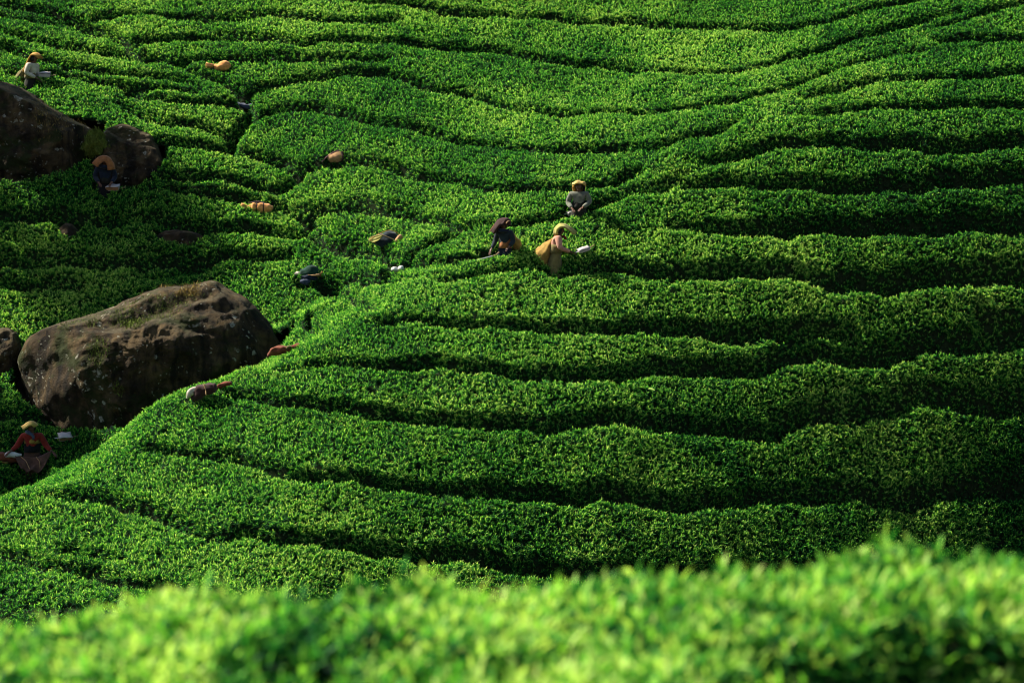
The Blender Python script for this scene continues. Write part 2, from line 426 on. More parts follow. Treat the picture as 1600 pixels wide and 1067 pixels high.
# big boulders: outlines traced from the photograph, given their own distance and thickness (column, row)
def rock_spec():
    return [
     dict(key='mid', seat=(150, 655), back=1.7, depth=1.9, label='big brown lichen-covered boulder behind the ridge, tallest rock in the lower left',
          out=[(28,560),(40,530),(70,512),(120,498),(160,486),(205,466),(250,452),(300,446),(330,438),(352,448),(378,464),(400,482),(420,505),(436,530),(445,560),(440,620),(400,690),(300,720),(180,720),(110,690),(60,640),(36,600)]),
     dict(key='edge', seat=(10, 640), back=1.9, depth=0.9, label='small dark boulder cut by the left edge, beside the biggest boulder',
          out=[(-70,560),(-60,530),(-30,515),(5,513),(22,522),(30,545),(28,575),(20,610),(0,650),(-40,660),(-75,620)]),
     dict(key='upper', seat=(90, 296), back=1.5, depth=1.7, label='long dark boulder sloping down from the upper left edge, below the woman in mustard headcloth',
          out=[(-110,150),(-80,126),(-40,120),(0,130),(30,140),(55,152),(85,172),(110,187),(135,198),(152,214),(158,240),(152,290),(130,330),(60,345),(-20,345),(-90,330),(-125,240)]),
     dict(key='round', seat=(215, 302), back=1.1, depth=1.0, label='rounded dark boulder with white lichen dots right of the long upper boulder',
          out=[(148,250),(156,220),(168,202),(190,196),(212,202),(233,212),(247,232),(256,262),(258,290),(250,325),(215,340),(170,338),(150,305)]),
     dict(key='little', seat=(108, 372), back=0.35, depth=0.3, label='small pale-topped rock poking out below the upper boulders, near the left edge',
          out=[(90,368),(95,355),(102,349),(112,352),(122,361),(128,374),(124,388),(100,391),(88,380)]),
     dict(key='flat', seat=(280, 376), back=0.3, depth=0.35, label='low flat brown rock half buried in the tea above the biggest boulder',
          out=[(244,368),(255,362),(272,359),(292,361),(310,366),(322,373),(318,388),(280,395),(248,388)]),
    ]
ROCKS = rock_spec()
for r_ in ROCKS:
    hx, hy = hit([r_['seat'][0]], [r_['seat'][1]])
    r_['y'] = float(hy[0]) + r_['back']

FG = np.zeros_like(BASE)         # furrow strength 0..1
SH = np.zeros_like(BASE)         # softer shoulder
def stamp(P, hw=0.165):
    for x, y, w in P:
        i0 = max(0, int((x - 1.3 - GX[0]) / G)); i1 = min(len(GX), int((x + 1.3 - GX[0]) / G) + 2)
        j0 = max(0, int((y - 1.3 - GY[0]) / G)); j1 = min(len(GY), int((y + 1.3 - GY[0]) / G) + 2)
        if i1 <= i0 or j1 <= j0: continue
        d = np.hypot(XX[j0:j1, i0:i1] - x, YY[j0:j1, i0:i1] - y)
        FG[j0:j1, i0:i1] = np.maximum(FG[j0:j1, i0:i1], w * np.exp(-(d / hw) ** 4))
        SH[j0:j1, i0:i1] = np.maximum(SH[j0:j1, i0:i1], w * np.exp(-(d / 0.42) ** 2))
for line in FUR:
    a = np.array([(p[0], p[1], p[2] if len(p) > 2 else 1.0) for p in line], float)
    hx, hy = hit(a[:, 0], a[:, 1])
    P = catmull(np.stack([hx, hy + 0.17, a[:, 2]], 1), 0.12)
    if len(P) > 13:                     # even out the traced wobble
        kk = np.ones(11) / 11
        P[:, 1] = np.convolve(np.pad(P[:, 1], 5, 'edge'), kk, 'valid')
    # break up the smoothness of the line a little
    P[:, 0] += 0.10 * vnoise(P[:, 0], P[:, 1], 0.5, 5); P[:, 1] += 0.16 * vnoise(P[:, 0], P[:, 1], 0.6, 6)
    P[:, 2] = np.where((P[:, 2] < 0.85) & (P[:, 2] > 0.36), P[:, 2] + 0.12, P[:, 2])
    P[:, 2] *= 0.95 + 0.35 * vnoise(P[:, 0], P[:, 1], 0.7, 8)
    # never jump across the ridge
    stamp(P[np.abs(np.gradient(P[:, 1])) < 0.6])
# the path hidden just behind the ridge
k0, k1 = CREST_T[1], CREST_T[12]
off = []
for t in np.arange(k0, k1, 0.12):
    x = np.interp(t, CREST_T, CREST[:, 0]); y = np.interp(t, CREST_T, CREST[:, 1])
    x2 = np.interp(t + 0.2, CREST_T, CREST[:, 0]); y2 = np.interp(t + 0.2, CREST_T, CREST[:, 1])
    e = np.array([x2 - x, y2 - y]); e /= np.linalg.norm(e)
    off.append((x - e[1] * 2.3, y + e[0] * 2.3, 1.0))
stamp(np.array(off))

# where the people stand (column, row of head top, height, cleared radius)
PEOPLE = dict(pink=(866, 351, 1.56, .32, .42), grey=(905, 283, 1.56, .15, .1), dark=(790, 344, 1.54, .15, .1), mustard=(46, 84, 1.55, .2, .3), navy=(164, 245, 1.55, .2, .3), red=(50, 659, 1.55, .50, .55))
STAND = {}
for nm_, (a_, b_, h_, r_c, w_c) in PEOPLE.items():
    dx_, dz_ = ray(a_, b_)
    ys_ = np.arange(54.0 if nm_ == 'red' else 46, 88, .02)
    f_ = dz_ * ys_ - (gsample(BASE - HEDGE_H, dx_ * ys_, ys_) + h_)
    y_ = float(ys_[int(np.argmax(f_ < 0))]); x_ = float(dx_ * y_)
    STAND[nm_] = (x_, y_, float(dz_ * y_) - h_)
    for q_ in np.linspace(0.05, -r_c * 1.5, 6):
        stamp(np.array([(x_, y_ + q_, w_c)]), r_c)
for r_ in ROCKS:                       # the boulders stand behind the worker in navy
    if r_['key'] == 'round': r_['y'] = max(r_['y'], STAND['navy'][1] + 1.55)
    if r_['key'] == 'upper': r_['y'] = max(r_['y'], STAND['navy'][1] + 2.1)
ROCKMASK = np.zeros_like(BASE, bool)
for r_ in ROCKS:
    yy = r_['y']
    dxo, dzo = ray(*np.array(r_['out'], float).T)
    xs = dxo * yy
    cx, rx = (xs.min() + xs.max()) / 2, (xs.max() - xs.min()) / 2
    big = r_['key'] in ('mid', 'upper', 'round', 'edge')
    m = 0.15 if big else 0.02
    front = {'upper': 0.9, 'round': 0.7, 'mid': 0.0, 'edge': 0.0}.get(r_['key'], 0.0)
    dep = np.where(YY < yy, r_['depth'] * 0.95 + front, r_['depth'] * 0.25)
    ROCKMASK |= (((XX - cx) / (rx + m)) ** 2 + ((YY - yy) / dep) ** 2) < 1

LUMP = 0.08 * vnoise(XX, YY, 0.75, 3) + 0.06 * vnoise(XX, YY, 0.33, 4) + 0.07 * vnoise(XX, YY, 1.7, 9)
HH = HEDGE_H * (1 - 0.84 * np.clip(FG, 0, 1)) - 0.03 * SH * (1 - FG) + LUMP * (1 - FG)
HH = np.where(ROCKMASK, 0.0, HH)
SOIL = BASE - HEDGE_H
TOP = SOIL + np.clip(HH, 0.03, None)

# ------------------------------------------------------------------ ground sheet: near knoll, dip and hillside
def soil_full(x, y):
    hill = canopy_base(x, y) - HEDGE_H
    near = -2.25 - 0.62 * np.clip(y - 9.6, 0, None) + 0.12 * vnoise(x, y, 2.5, 12)
    k = 0.9
    m = np.maximum(hill, near)
    return m + np.log(np.exp((hill - m) / k) + np.exp((near - m) / k)) * k * (np.abs(hill - near) < 6)
gx = np.unique(np.round(np.concatenate([np.arange(-90, -20, 2.5), np.arange(-20, 20, 0.25), np.arange(20, 91, 2.5)]), 3))
gy = np.unique(np.round(np.concatenate([np.arange(-12, 42, 0.8), np.arange(42, 92, 0.25), np.arange(92, 181, 3.0)]), 3))
sx, sy = np.meshgrid(gx, gy)
sz = soil_full(sx, sy) - 0.10 + 0.05 * vnoise(sx, sy, 0.4, 14)
nx_, ny_ = len(gx), len(gy)
idx = np.arange(nx_ * ny_).reshape(ny_, nx_)
quads = np.stack([idx[:-1, :-1], idx[:-1, 1:], idx[1:, 1:], idx[1:, :-1]], -1).reshape(-1, 4)
ground = np_mesh('ground', np.stack([sx, sy, sz], -1).reshape(-1, 3), quads, M_SOIL)
tag(ground, 'brown soil hillside under the tea hedges', 'ground', kind='structure')

# ------------------------------------------------------------------ tea sprigs (instanced leaf clusters)
def leaf_geo(V, F, T, base, direc, up, length, width, tone, curl):
    d = Vector(direc).normalized(); u = Vector(up); u = (u - d * u.dot(d)).normalized(); s = d.cross(u)
    n = 4
    i0 = len(V)
    prof = [0.12, 0.80, 1.0, 0.62, 0.0]
    for k in range(n + 1):
        f = k / n
        c = Vector(base) + d * (length * f) - u * (curl * length * f * f)
        w = width * 0.5 * prof[k]
        lift = w * 0.45
        V.append(c); T.append(tone)
        if k < n:
            V.append(c + s * w + u * lift); T.append(tone); V.append(c - s * w + u * lift); T.append(tone)
    for k in range(n):
        a = i0 + 3 * k
        b = i0 + 3 * (k + 1)
        if k < n - 1:
            F.append((a, a + 1, b + 1, b)); F.append((a, b, b + 2, a + 2))
        else:
            F.append((a, a + 1, b)); F.append((a, b, a + 2))

sprig_col = bpy.data.collections.new('tea_sprigs')
def make_sprig(seed, nl, big=1.0):
    rd = random.Random(seed)
    V, F, T = [], [], []
    ang = rd.uniform(0, 6.28)
    for k in range(nl):
        f = k / (nl - 1)
        ang += 2.4 + rd.uniform(-.35, .35)
        elev = R(8 + 62 * f ** 1.2 + rd.uniform(-12, 14))
        d = Vector((math.cos(ang) * math.cos(elev), math.sin(ang) * math.cos(elev), math.sin(elev)))
        ln = (0.112 - 0.036 * f + rd.uniform(-.014, .022)) * big
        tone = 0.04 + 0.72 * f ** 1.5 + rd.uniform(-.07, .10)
        base = Vector((0, 0, -0.035 + 0.075 * f)) + Vector((math.cos(ang), math.sin(ang), 0)) * 0.006
        leaf_geo(V, F, T, base, d, (0, 0, 1) if f < .8 else (-math.cos(ang), -math.sin(ang), .3), ln, ln * rd.uniform(.21, .30), tone, rd.uniform(.12, .38))
    # stem
    i0 = len(V)
    for z, r in ((-0.09, .0035), (0.045, .002)):
        for q in range(3):
            V.append(Vector((r * math.cos(q * 2.1), r * math.sin(q * 2.1), z))); T.append(0.3)
    for q in range(3):
        F.append((i0 + q, i0 + (q + 1) % 3, i0 + 3 + (q + 1) % 3, i0 + 3 + q))
    me = bpy.data.meshes.new('tea_sprig')
    me.from_pydata([tuple(v) for v in V], [], F)
    me.polygons.foreach_set('use_smooth', [True] * len(F))
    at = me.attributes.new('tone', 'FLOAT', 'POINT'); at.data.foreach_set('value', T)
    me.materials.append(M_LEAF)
    o = bpy.data.objects.new('tea_sprig', me)
    sprig_col.objects.link(o)
    return o
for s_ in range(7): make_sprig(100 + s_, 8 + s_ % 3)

def sprig_nodes():
    ng = bpy.data.node_groups.new('sprig_scatter', 'GeometryNodeTree')
    ng.interface.new_socket('Geometry', in_out='INPUT', socket_type='NodeSocketGeometry')
    ng.interface.new_socket('Geometry', in_out='OUTPUT', socket_type='NodeSocketGeometry')
    N, L = ng.nodes, ng.links
    gi = N.new('NodeGroupInput'); go = N.new('NodeGroupOutput')
    ci = N.new('GeometryNodeCollectionInfo'); ci.inputs['Collection'].default_value = sprig_col
    ci.inputs['Separate Children'].default_value = True; ci.inputs['Reset Children'].default_value = True
    iop = N.new('GeometryNodeInstanceOnPoints'); iop.inputs['Pick Instance'].default_value = True
    def attr(name, typ):
        a = N.new('GeometryNodeInputNamedAttribute'); a.data_type = typ; a.inputs['Name'].default_value = name; return a.outputs['Attribute']
    e2r = N.new('FunctionNodeEulerToRotation')
    L.new(attr('rot', 'FLOAT_VECTOR'), e2r.inputs[0])
    L.new(gi.outputs[0], iop.inputs['Points']); L.new(ci.outputs[0], iop.inputs['Instance'])
    L.new(attr('var', 'INT'), iop.inputs['Instance Index'])
    L.new(e2r.outputs[0], iop.inputs['Rotation']); L.new(attr('scl', 'FLOAT'), iop.inputs['Scale'])
    L.new(iop.outputs[0], go.inputs[0])
    return ng
NG = sprig_nodes()

def euler_from_dirs(D, spin):
    """euler XYZ turning +Z to D, after a spin about Z"""
    D = D / np.linalg.norm(D, axis=1)[:, None]
    ref = np.stack([np.cos(spin), np.sin(spin), np.zeros_like(spin)], 1)
    xa = ref - D * (ref * D).sum(1)[:, None]; xa /= np.linalg.norm(xa, axis=1)[:, None]
    ya = np.cross(D, xa)
    ey = np.arcsin(np.clip(-xa[:, 2], -1, 1))
    ez = np.arctan2(xa[:, 1], xa[:, 0])
    ex = np.arctan2(ya[:, 2], D[:, 2])
    return np.stack([ex, ey, ez], 1)

def foliage_obj(P, D, scl, tint, parent, name='foliage'):
    n = len(P)
    o = np_mesh(name, P, None, None, parent)
    me = o.data
    me.materials.append(M_LEAF)
    a = me.attributes.new('rot', 'FLOAT_VECTOR', 'POINT'); a.data.foreach_set('vector', euler_from_dirs(D, RNG.random(n) * 6.283).astype(np.float32).ravel())
    a = me.attributes.new('scl', 'FLOAT', 'POINT'); a.data.foreach_set('value', scl.astype(np.float32))
    a = me.attributes.new('tint', 'FLOAT', 'POINT'); a.data.foreach_set('value', tint.astype(np.float32))
    a = me.attributes.new('var', 'INT', 'POINT'); a.data.foreach_set('value', RNG.integers(0, 7, n).astype(np.int32))
    md = o.modifiers.new('scatter', 'NODES'); md.node_group = NG
    o['kind'] = 'stuff'
    return o

# ------------------------------------------------------------------ the hedges: one thing for each, grown from centre lines traced in the photograph
HEDGES = [
 ('topmost tea hedge, cut by the top edge of the picture right of centre', [(650,-10),(760,8),(1000,15),(1200,15),(1330,0)]),
 ('long tea hedge second from the top, dipping mid-picture and rising right', [(130,8),(300,10),(450,12),(600,18),(660,30),(760,52),(900,75),(1100,85),(1250,65),(1400,25),(1480,0)]),
 ('short tea hedge near the top, third down, left of centre', [(200,48),(400,45),(500,52),(580,55)]),
 ('tea hedge sweeping right from beside the tied orange sack and up the ridge', [(270,80),(400,78),(500,84),(650,95),(760,120),(900,140),(1050,145),(1200,125),(1330,75)]),
 ('tea hedge on which the tied orange sack lies, upper left of centre', [(330,115),(420,112),(500,106),(560,107)]),
 ('broad round-ended tea hedge just right of the dark blue bundle', [(420,155),(560,150),(700,190),(850,208),(1000,205),(1120,185),(1200,165)]),
 ('tea hedge above the tan sack with dark rim, its left end rounded with yellow shoots', [(400,215),(550,220),(700,258),(850,266),(1000,250),(1080,235)]),
 ('tea hedge below the tan sack with dark rim, running right to the woman in grey', [(450,305),(560,295),(700,318),(850,320),(900,315)]),
 ('tea hedge behind the dark green open bag, left of the worker in dark checks', [(510,355),(560,365),(650,375),(740,378)]),
 ('tea hedge rising along the ridge top to the upper right corner', [(1330,105),(1400,70),(1500,45),(1560,0)]),
 ('short tea hedge at the right edge, just below the upper right corner', [(1550,42),(1620,38)]),
 ('tea hedge third below the upper right corner, narrowing down along the ridge', [(1190,190),(1260,150),(1350,112),(1450,98),(1580,94)]),
 ('tea hedge at the right edge, fourth below the upper right corner', [(1300,162),(1450,148),(1580,145)]),
 ('sunny tea hedge fifth below the upper right corner, reaching left to the ridge', [(1050,260),(1130,235),(1250,210),(1400,200),(1580,195)]),
 ('tea hedge at the right edge, sixth below the upper right corner', [(1090,278),(1200,265),(1400,265),(1580,260)]),
 ('tea hedge spreading right from just below the woman in grey', [(950,325),(1000,325),(1150,325),(1350,335),(1580,325)]),
 ('tea hedge behind the woman in pink, with yellow shoots in its right half', [(820,378),(900,385),(1000,395),(1150,400),(1350,405),(1580,405)]),
 ('tea hedge in front of the woman in pink, running down the ridge to the left', [(620,485),(700,475),(850,460),(1000,475),(1200,480),(1400,495),(1530,475)]),
 ('tea hedge second below the woman in pink, its left end beside the red-brown bundle', [(480,555),(550,545),(700,545),(900,555),(1100,560),(1300,550),(1420,520)]),
 ('sunny tea hedge third below the woman in pink, with a pair of big pale leaves', [(410,600),(450,610),(650,615),(850,630),(1100,625),(1350,610),(1580,595)]),
 ('wide tea hedge fourth below the woman in pink, starting below the dark brown sack', [(250,675),(330,670),(500,690),(750,715),(1000,720),(1300,720),(1580,710)]),
 ('dark tea hedge directly above the blurred foreground hedge on the right', [(120,752),(200,750),(300,770),(500,800),(700,820),(900,835),(1200,830),(1580,825)]),
 ('brightest tea hedge on the lower left nose of the ridge', [(20,800),(60,820),(200,850),(400,880),(600,890)]),
 ('tea hedge in the lower left corner of the hill above the blurred foreground', [(-20,900),(30,915),(150,940)]),
 ('tea hedge in the upper left corner beside the gully', [(-20,15),(20,25),(100,38),(180,72),(230,92)]),
 ('tea hedge behind the head of the woman in mustard headcloth', [(-20,58),(20,70),(100,92),(200,106),(280,118)]),
 ('tea hedge right of the woman in mustard headcloth, level with her bag', [(-20,92),(30,103),(110,116),(150,122),(250,134),(330,143)]),
 ('short dim tea hedge ending left of the dark blue bundle, above the gully', [(240,150),(260,152),(330,156),(370,158)]),
 ('bright tea hedge in front of the woman in mustard headcloth, above the long boulder', [(-20,112),(10,121),(80,128),(150,150),(210,172)]),
 ('tea hedge just below and left of the dark blue bundle', [(240,168),(300,180),(360,190)]),
 ('small tea hedge right above the rounded boulder, beside the gully', [(265,205),(310,215),(345,228)]),
 ('dim tea hedge right of the rounded boulder', [(275,258),(330,262),(400,268),(450,275)]),
 ('small tea hedge left above the orange sack with dark straps', [(300,292),(360,297),(400,303)]),
 ('tea hedge in front of the upper boulders, with a white box on it', [(-20,310),(20,310),(100,312),(200,318),(300,330),(400,345),(460,362)]),
 ('tea hedge just below the two small rocks, running right to the gully', [(-20,385),(30,385),(150,390),(280,390),(380,385),(470,390),(560,408)]),
 ('tea hedge with the dark green cloth bundle on it, above the biggest boulder', [(-20,430),(60,430),(200,424),(350,425),(450,430),(480,432),(560,425),(650,428)]),
 ('tea hedge left above the biggest boulder, at the left edge', [(-20,475),(30,480),(100,480),(180,455),(240,442)]),
 ('small tea hedge in the hollow right below the dark green cloth bundle', [(560,450),(600,452)]),
 ('tea hedge right of the biggest boulder, tucked behind the ridge', [(440,465),(500,470),(540,490),(470,490)]),
 ('tea hedge at the right foot of the biggest boulder', [(450,525),(480,518),(500,528)]),
 ('tea hedge behind the woman in red, in front of the biggest boulder', [(-20,635),(30,635),(90,648),(140,660)]),
 ('tea hedge between the woman in red and the ridge', [(0,735),(60,725),(130,700),(190,675)]),
]
px_, v_ = project(XX, YY, TOP)
domain = (px_ > -190) & (px_ < 1790) & (v_ > -95) & (v_ < 1010) & (~ROCKMASK)
COST = 1.0 + 45.0 * np.clip(FG, 0, 1) + 12 * SH
own = np.full(BASE.shape, -1, np.int32)
dist = np.full(BASE.shape, 1e9)
heap = []
for h_i, (lab, pts) in enumerate(HEDGES):
    a = np.array(pts, float)
    hx, hy = hit(a[:, 0], a[:, 1])
    P = catmull(np.stack([hx, hy, hx * 0], 1), 0.1)
    for x, y, _ in P:
        i = int(round((x - GX[0]) / G)); j = int(round((y - GY[0]) / G))
        if 0 <= i < len(GX) and 0 <= j < len(GY) and own[j, i] < 0 and FG[j, i] < 0.7:
            own[j, i] = h_i; dist[j, i] = 0; heap.append((0.0, j, i))
heapq.heapify(heap)
nyg, nxg = BASE.shape
costl = COST.tolist(); distl = dist.tolist(); ownl = own.tolist(); doml = domain.tolist()
while heap:
    d0, j, i = heapq.heappop(heap)
    if d0 > distl[j][i]: continue
    o_ = ownl[j][i]
    for dj, di, m in ((1, 0, 1), (-1, 0, 1), (0, 1, .8), (0, -1, .8)):
        a, b = j + dj, i + di
        if 0 <= a < nyg and 0 <= b < nxg and doml[a][b]:
            nd = d0 + costl[a][b] * m
            if nd < distl[a][b]:
                distl[a][b] = nd; ownl[a][b] = o_; heapq.heappush(heap, (nd, a, b))
own = np.array(ownl, np.int32)

gyv, gxv = np.gradient(TOP, G)
# young flush: patches where the shoots themselves are yellower (column, row, radius m, amount)
FLUSH = [(1235,412,.55,.22),(1265,420,.45,.18),(925,27,.35,.25),(965,24,.3,.2),(1280,640,.3,.22),(1180,690,.35,.16),(398,238,.3,.28),(225,400,.5,.22),(90,440,.9,.10),(420,415,.6,.16),
         (160,430,.8,.12),(640,880,.5,.14),(740,880,.35,.14),(560,800,.3,.15),(1270,448,.3,.2),(1540,470,.3,.2),(680,620,.5,.08),(50,790,.9,.06),(1090,540,.25,.2),(1320,637,.2,.25)]
def tint_at(x, y):
    t = 0.30 * vnoise(x, y, 2.6, 21) + 0.24 * vnoise(x, y, 0.55, 22) + 0.03
    for (c, r, rad, am) in FLUSH:
        fx, fy = FLP[(c, r)]
        t = t + am * np.exp(-((x - fx) ** 2 + ((y - fy) * 0.8) ** 2) / rad ** 2)
    return t
_fx, _fy = hit([f[0] for f in FLUSH], [f[1] for f in FLUSH])
FLP = {(f[0], f[1]): (float(a), float(b)) for f, a, b in zip(FLUSH, _fx, _fy)}

DENS = 340.0
cellv = np.stack([XX, YY, TOP - 0.10], -1)
for h_i, (lab, pts) in enumerate(HEDGES):
    mask = (own == h_i) & domain
    mc = mask[:-1, :-1] & (HH[:-1, :-1] > 0.10)
    jj, ii = np.nonzero(mc)
    if len(jj) < 20:
        print('EMPTY HEDGE', lab); continue
    cx, cy = XX[jj, ii].mean(), YY[jj, ii].mean()
    k = np.argmin((XX[jj, ii] - cx) ** 2 + (YY[jj, ii] - cy) ** 2)
    org = np.array([XX[jj[k], ii[k]], YY[jj[k], ii[k]], SOIL[jj[k], ii[k]]])
    root = empty('tea_hedge', org)
    tag(root, lab, 'tea hedge', 'clipped tea hedges on the hillside')
    used = np.zeros(BASE.shape, bool)
    used[jj, ii] = used[jj + 1, ii] = used[jj, ii + 1] = used[jj + 1, ii + 1] = True
    num = np.full(BASE.shape, -1, np.int64); num[used] = np.arange(used.sum())
    Q = np.stack([num[jj, ii], num[jj, ii + 1], num[jj + 1, ii + 1], num[jj + 1, ii]], 1)
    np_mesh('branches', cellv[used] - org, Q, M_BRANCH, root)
    # shoots
    gxx, gyy = gxv[jj, ii], gyv[jj, ii]
    area = np.clip(np.sqrt(1 + gxx ** 2 + gyy ** 2), 1, 2.6) * G * G
    dens = np.full(len(jj), DENS)
    inframe = (px_[jj, ii] > -60) & (px_[jj, ii] < 1660) & (v_[jj, ii] > -40) & (v_[jj, ii] < 945)
    dens *= np.where(inframe, 1.0, 0.45)
    dens *= 0.55 + 0.45 * sstep(0.1, 0.5, HH[jj, ii])
    cnt = RNG.poisson(dens * area)
    rep = np.repeat(np.arange(len(jj)), cnt)
    n = len(rep)
    x = XX[jj[rep], ii[rep]] + RNG.random(n) * G; y = YY[jj[rep], ii[rep]] + RNG.random(n) * G
    z = gsample(TOP, x, y)
    hgt = gsample(HH, x, y)
    nrm = np.stack([-gxx[rep], -gyy[rep], np.ones(n)], 1); nrm /= np.linalg.norm(nrm, axis=1)[:, None]
    D = nrm * 0.55 + np.array([0, 0, 0.6]) + RNG.normal(0, 0.33, (n, 3))
    z = z - RNG.random(n) ** 2 * 0.08 + (RNG.random(n) < 0.06) * RNG.random(n) * 0.06
    scl = RNG.uniform(0.45, 0.90, n)
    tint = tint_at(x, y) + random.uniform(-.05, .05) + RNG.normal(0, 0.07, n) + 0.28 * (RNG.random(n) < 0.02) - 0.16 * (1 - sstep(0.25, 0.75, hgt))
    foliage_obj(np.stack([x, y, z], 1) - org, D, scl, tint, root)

# ------------------------------------------------------------------ the near hedge, out of focus
FGV = np.array([(-900, 960), (-200, 955), (0, 948), (130, 936), (220, 920), (300, 906), (420, 904), (600, 897), (800, 896), (950, 884), (1060, 872), (1200, 858), (1330, 848), (1450, 846), (1600, 850), (1900, 845), (2600, 860)], float)
FAR_Y = 8.7
fgx = FGV[:, 0]; fdx, fdz = ray(FGV[:, 0], FGV[:, 1])
def near_top(x, y):
    z = np.interp(x, fdx * FAR_Y, fdz * FAR_Y) - 0.06
    z = z - 0.30 * np.exp(-((FAR_Y + 0.12 - y) / 0.16) ** 2) * 0.6 - 1.2 * np.clip(y - FAR_Y, 0, None)
    # hollows between the bushes
    for (c, r, rx, ry, dp) in ((560, 972, .30, .13, .40), (760, 965, .16, .10, .34), (880, 970, .16, .10, .32), (140, 985, .22, .10, .30), (60, 960, .1, .08, .2), (420, 1010, .14, .08, .25), (1130, 970, .18, .1, .2), (1270, 875, .08, .08, .14), (1245, 990, .12, .1, .16), (330, 1040, .3, .1, .14), (1400, 885, .07, .06, .1), (950, 940, .2, .08, .12)):
        dx, dz = ray(c, r); yy = -1.36 / dz
        z = z - dp * np.exp(-(((x - dx * yy) / rx) ** 2 + ((y - yy) / ry) ** 2))
    edge = np.interp(x, [-4, 0.3, 0.75, 1.2, 4], [5.2, 6.1, 7.2, 7.45, 7.5])
    z = z - 1.0 * sstep(0.12, -0.30, y - edge)
    z = z + 0.08 * vnoise(x, y, 0.34, 31) + 0.06 * vnoise(x, y, 0.16, 32)
    return z
ng_ = 0.06
nX, nY = np.meshgrid(np.arange(-3.6, 3.6, ng_), np.arange(5.0, 9.15, ng_))
nZ = near_top(nX, nY)
near = empty('tea_hedge', (0, 7.5, -2.25))
tag(near, 'bright blurred tea hedge across the bottom of the picture, nearest to the viewer', 'tea hedge', 'clipped tea hedges on the hillside')
o3 = np.array([0, 7.5, -2.25])
id2 = np.arange(nX.size).reshape(nX.shape)
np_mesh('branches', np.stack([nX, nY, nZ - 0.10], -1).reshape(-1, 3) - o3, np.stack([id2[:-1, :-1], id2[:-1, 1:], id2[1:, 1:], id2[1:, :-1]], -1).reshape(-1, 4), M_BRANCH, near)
gnY, gnX = np.gradient(nZ, ng_)
cnt = RNG.poisson(520 * ng_ ** 2 * np.clip(np.sqrt(1 + gnX ** 2 + gnY ** 2), 1, 2.0)).ravel()
rep = np.repeat(np.arange(nX.size), cnt); n = len(rep)
x = nX.ravel()[rep] + RNG.random(n) * ng_; y = nY.ravel()[rep] + RNG.random(n) * ng_
z = near_top(x, y) - RNG.random(n) ** 2 * 0.12 + (RNG.random(n) < 0.04) * RNG.random(n) * 0.07
nr = np.stack([-gnX.ravel()[rep], -gnY.ravel()[rep], np.ones(n)], 1); nr /= np.linalg.norm(nr, axis=1)[:, None]
D = nr * 0.5 + np.array([0, 0, .6]) + RNG.normal(0, .35, (n, 3))
foliage_obj(np.stack([x, y, z], 1) - o3, D, RNG.uniform(.45, .88, n), 0.13 + 0.55 * vnoise(x, y, .35, 33) + RNG.normal(0, .10, n), near)

# ------------------------------------------------------------------ added trees, out of view, invented to shade the left valley
def added_shade_tree(x, y, zc, rx, rz, seed, label, n):
    zg = float(soil_full(np.array([x]), np.array([y]))[0])
    root = empty('added_shade_tree', (x, y, zg)); tag(root, label, 'tree', 'unseen trees added for shade beyond the left edge')
    rd = random.Random(seed); rg = np.random.default_rng(seed)
    V, F = [], []
    def limb(a, b, ra, rb, k=9):
        a = Vector(a); b = Vector(b); m = a.lerp(b, .5) + Vector((rd.gauss(0, .12), rd.gauss(0, .12), 0)); i0 = len(V)
        t = (b - a).normalized(); u = t.orthogonal().normalized(); w = t.cross(u)
        for p, r in ((a, ra), (m, (ra + rb) / 2), (b, rb)):
            for q in range(k): V.append(p + (u * math.cos(q * 6.283 / k) + w * math.sin(q * 6.283 / k)) * r)
        for j in range(2):
            for q in range(k): F.append((i0 + j * k + q, i0 + j * k + (q + 1) % k, i0 + (j + 1) * k + (q + 1) % k, i0 + (j + 1) * k + q))
    hc = zc - zg
    limb((0, 0, -.2), (.1, 0, hc * .55), .22, .15); limb((.1, 0, hc * .55), (0, .1, hc + rz * .8), .15, .03)
    lobes = []
    for k in range(11):
        a = rd.uniform(0, 6.28); f = rd.uniform(.25, .8); z = hc + rz * rd.uniform(-.75, .75)
        c = (math.cos(a) * rx * f, math.sin(a) * rx * f, z); lobes.append((c, rx * rd.uniform(.28, .45)))
        limb((0, 0, max(hc * .4, z - rz * .6)), c, .07, .02, 6)
    mesh_obj('trunk', V, F, M_TWIG, root)
    P = []
    for c, r in lobes:
        d = rg.normal(0, 1, (n // len(lobes), 3)); d /= np.linalg.norm(d, axis=1)[:, None]
        P.append(np.array(c) + d * r * rg.uniform(.35, 1.0, (len(d), 1)) * np.array([1, 1, .75]))
    P = np.vstack(P)
    foliage_obj(P, rg.normal(0, .6, P.shape) + np.array([0, 0, .5]), rg.uniform(2.0, 3.4, len(P)), rg.normal(0, .08, len(P)), root, 'crown')
def sun_back(x, y, z, h):      # a point h metres higher towards the sun
    k = h / SUN_DIR.z
    return x + SUN_DIR.x * k, y + SUN_DIR.y * k, z + h
for (tx, ty, tz, h, rx, rz, sd, n_, lb) in ((-9.6, 62.0, -2.6, 13.0, 3.4, 2.4, 5, 1900, 'tall tree added for shade, out of view beyond the left edge of the picture'),
                                       (-11.6, 55.2, -6.4, 12.0, 2.0, 1.5, 8, 600, 'smaller tree added for shade lower down, out of view beyond the left edge')):
    x_, y_, z_ = sun_back(tx, ty, tz, h)
    added_shade_tree(x_, y_, z_, rx, rz, sd, lb, n_)

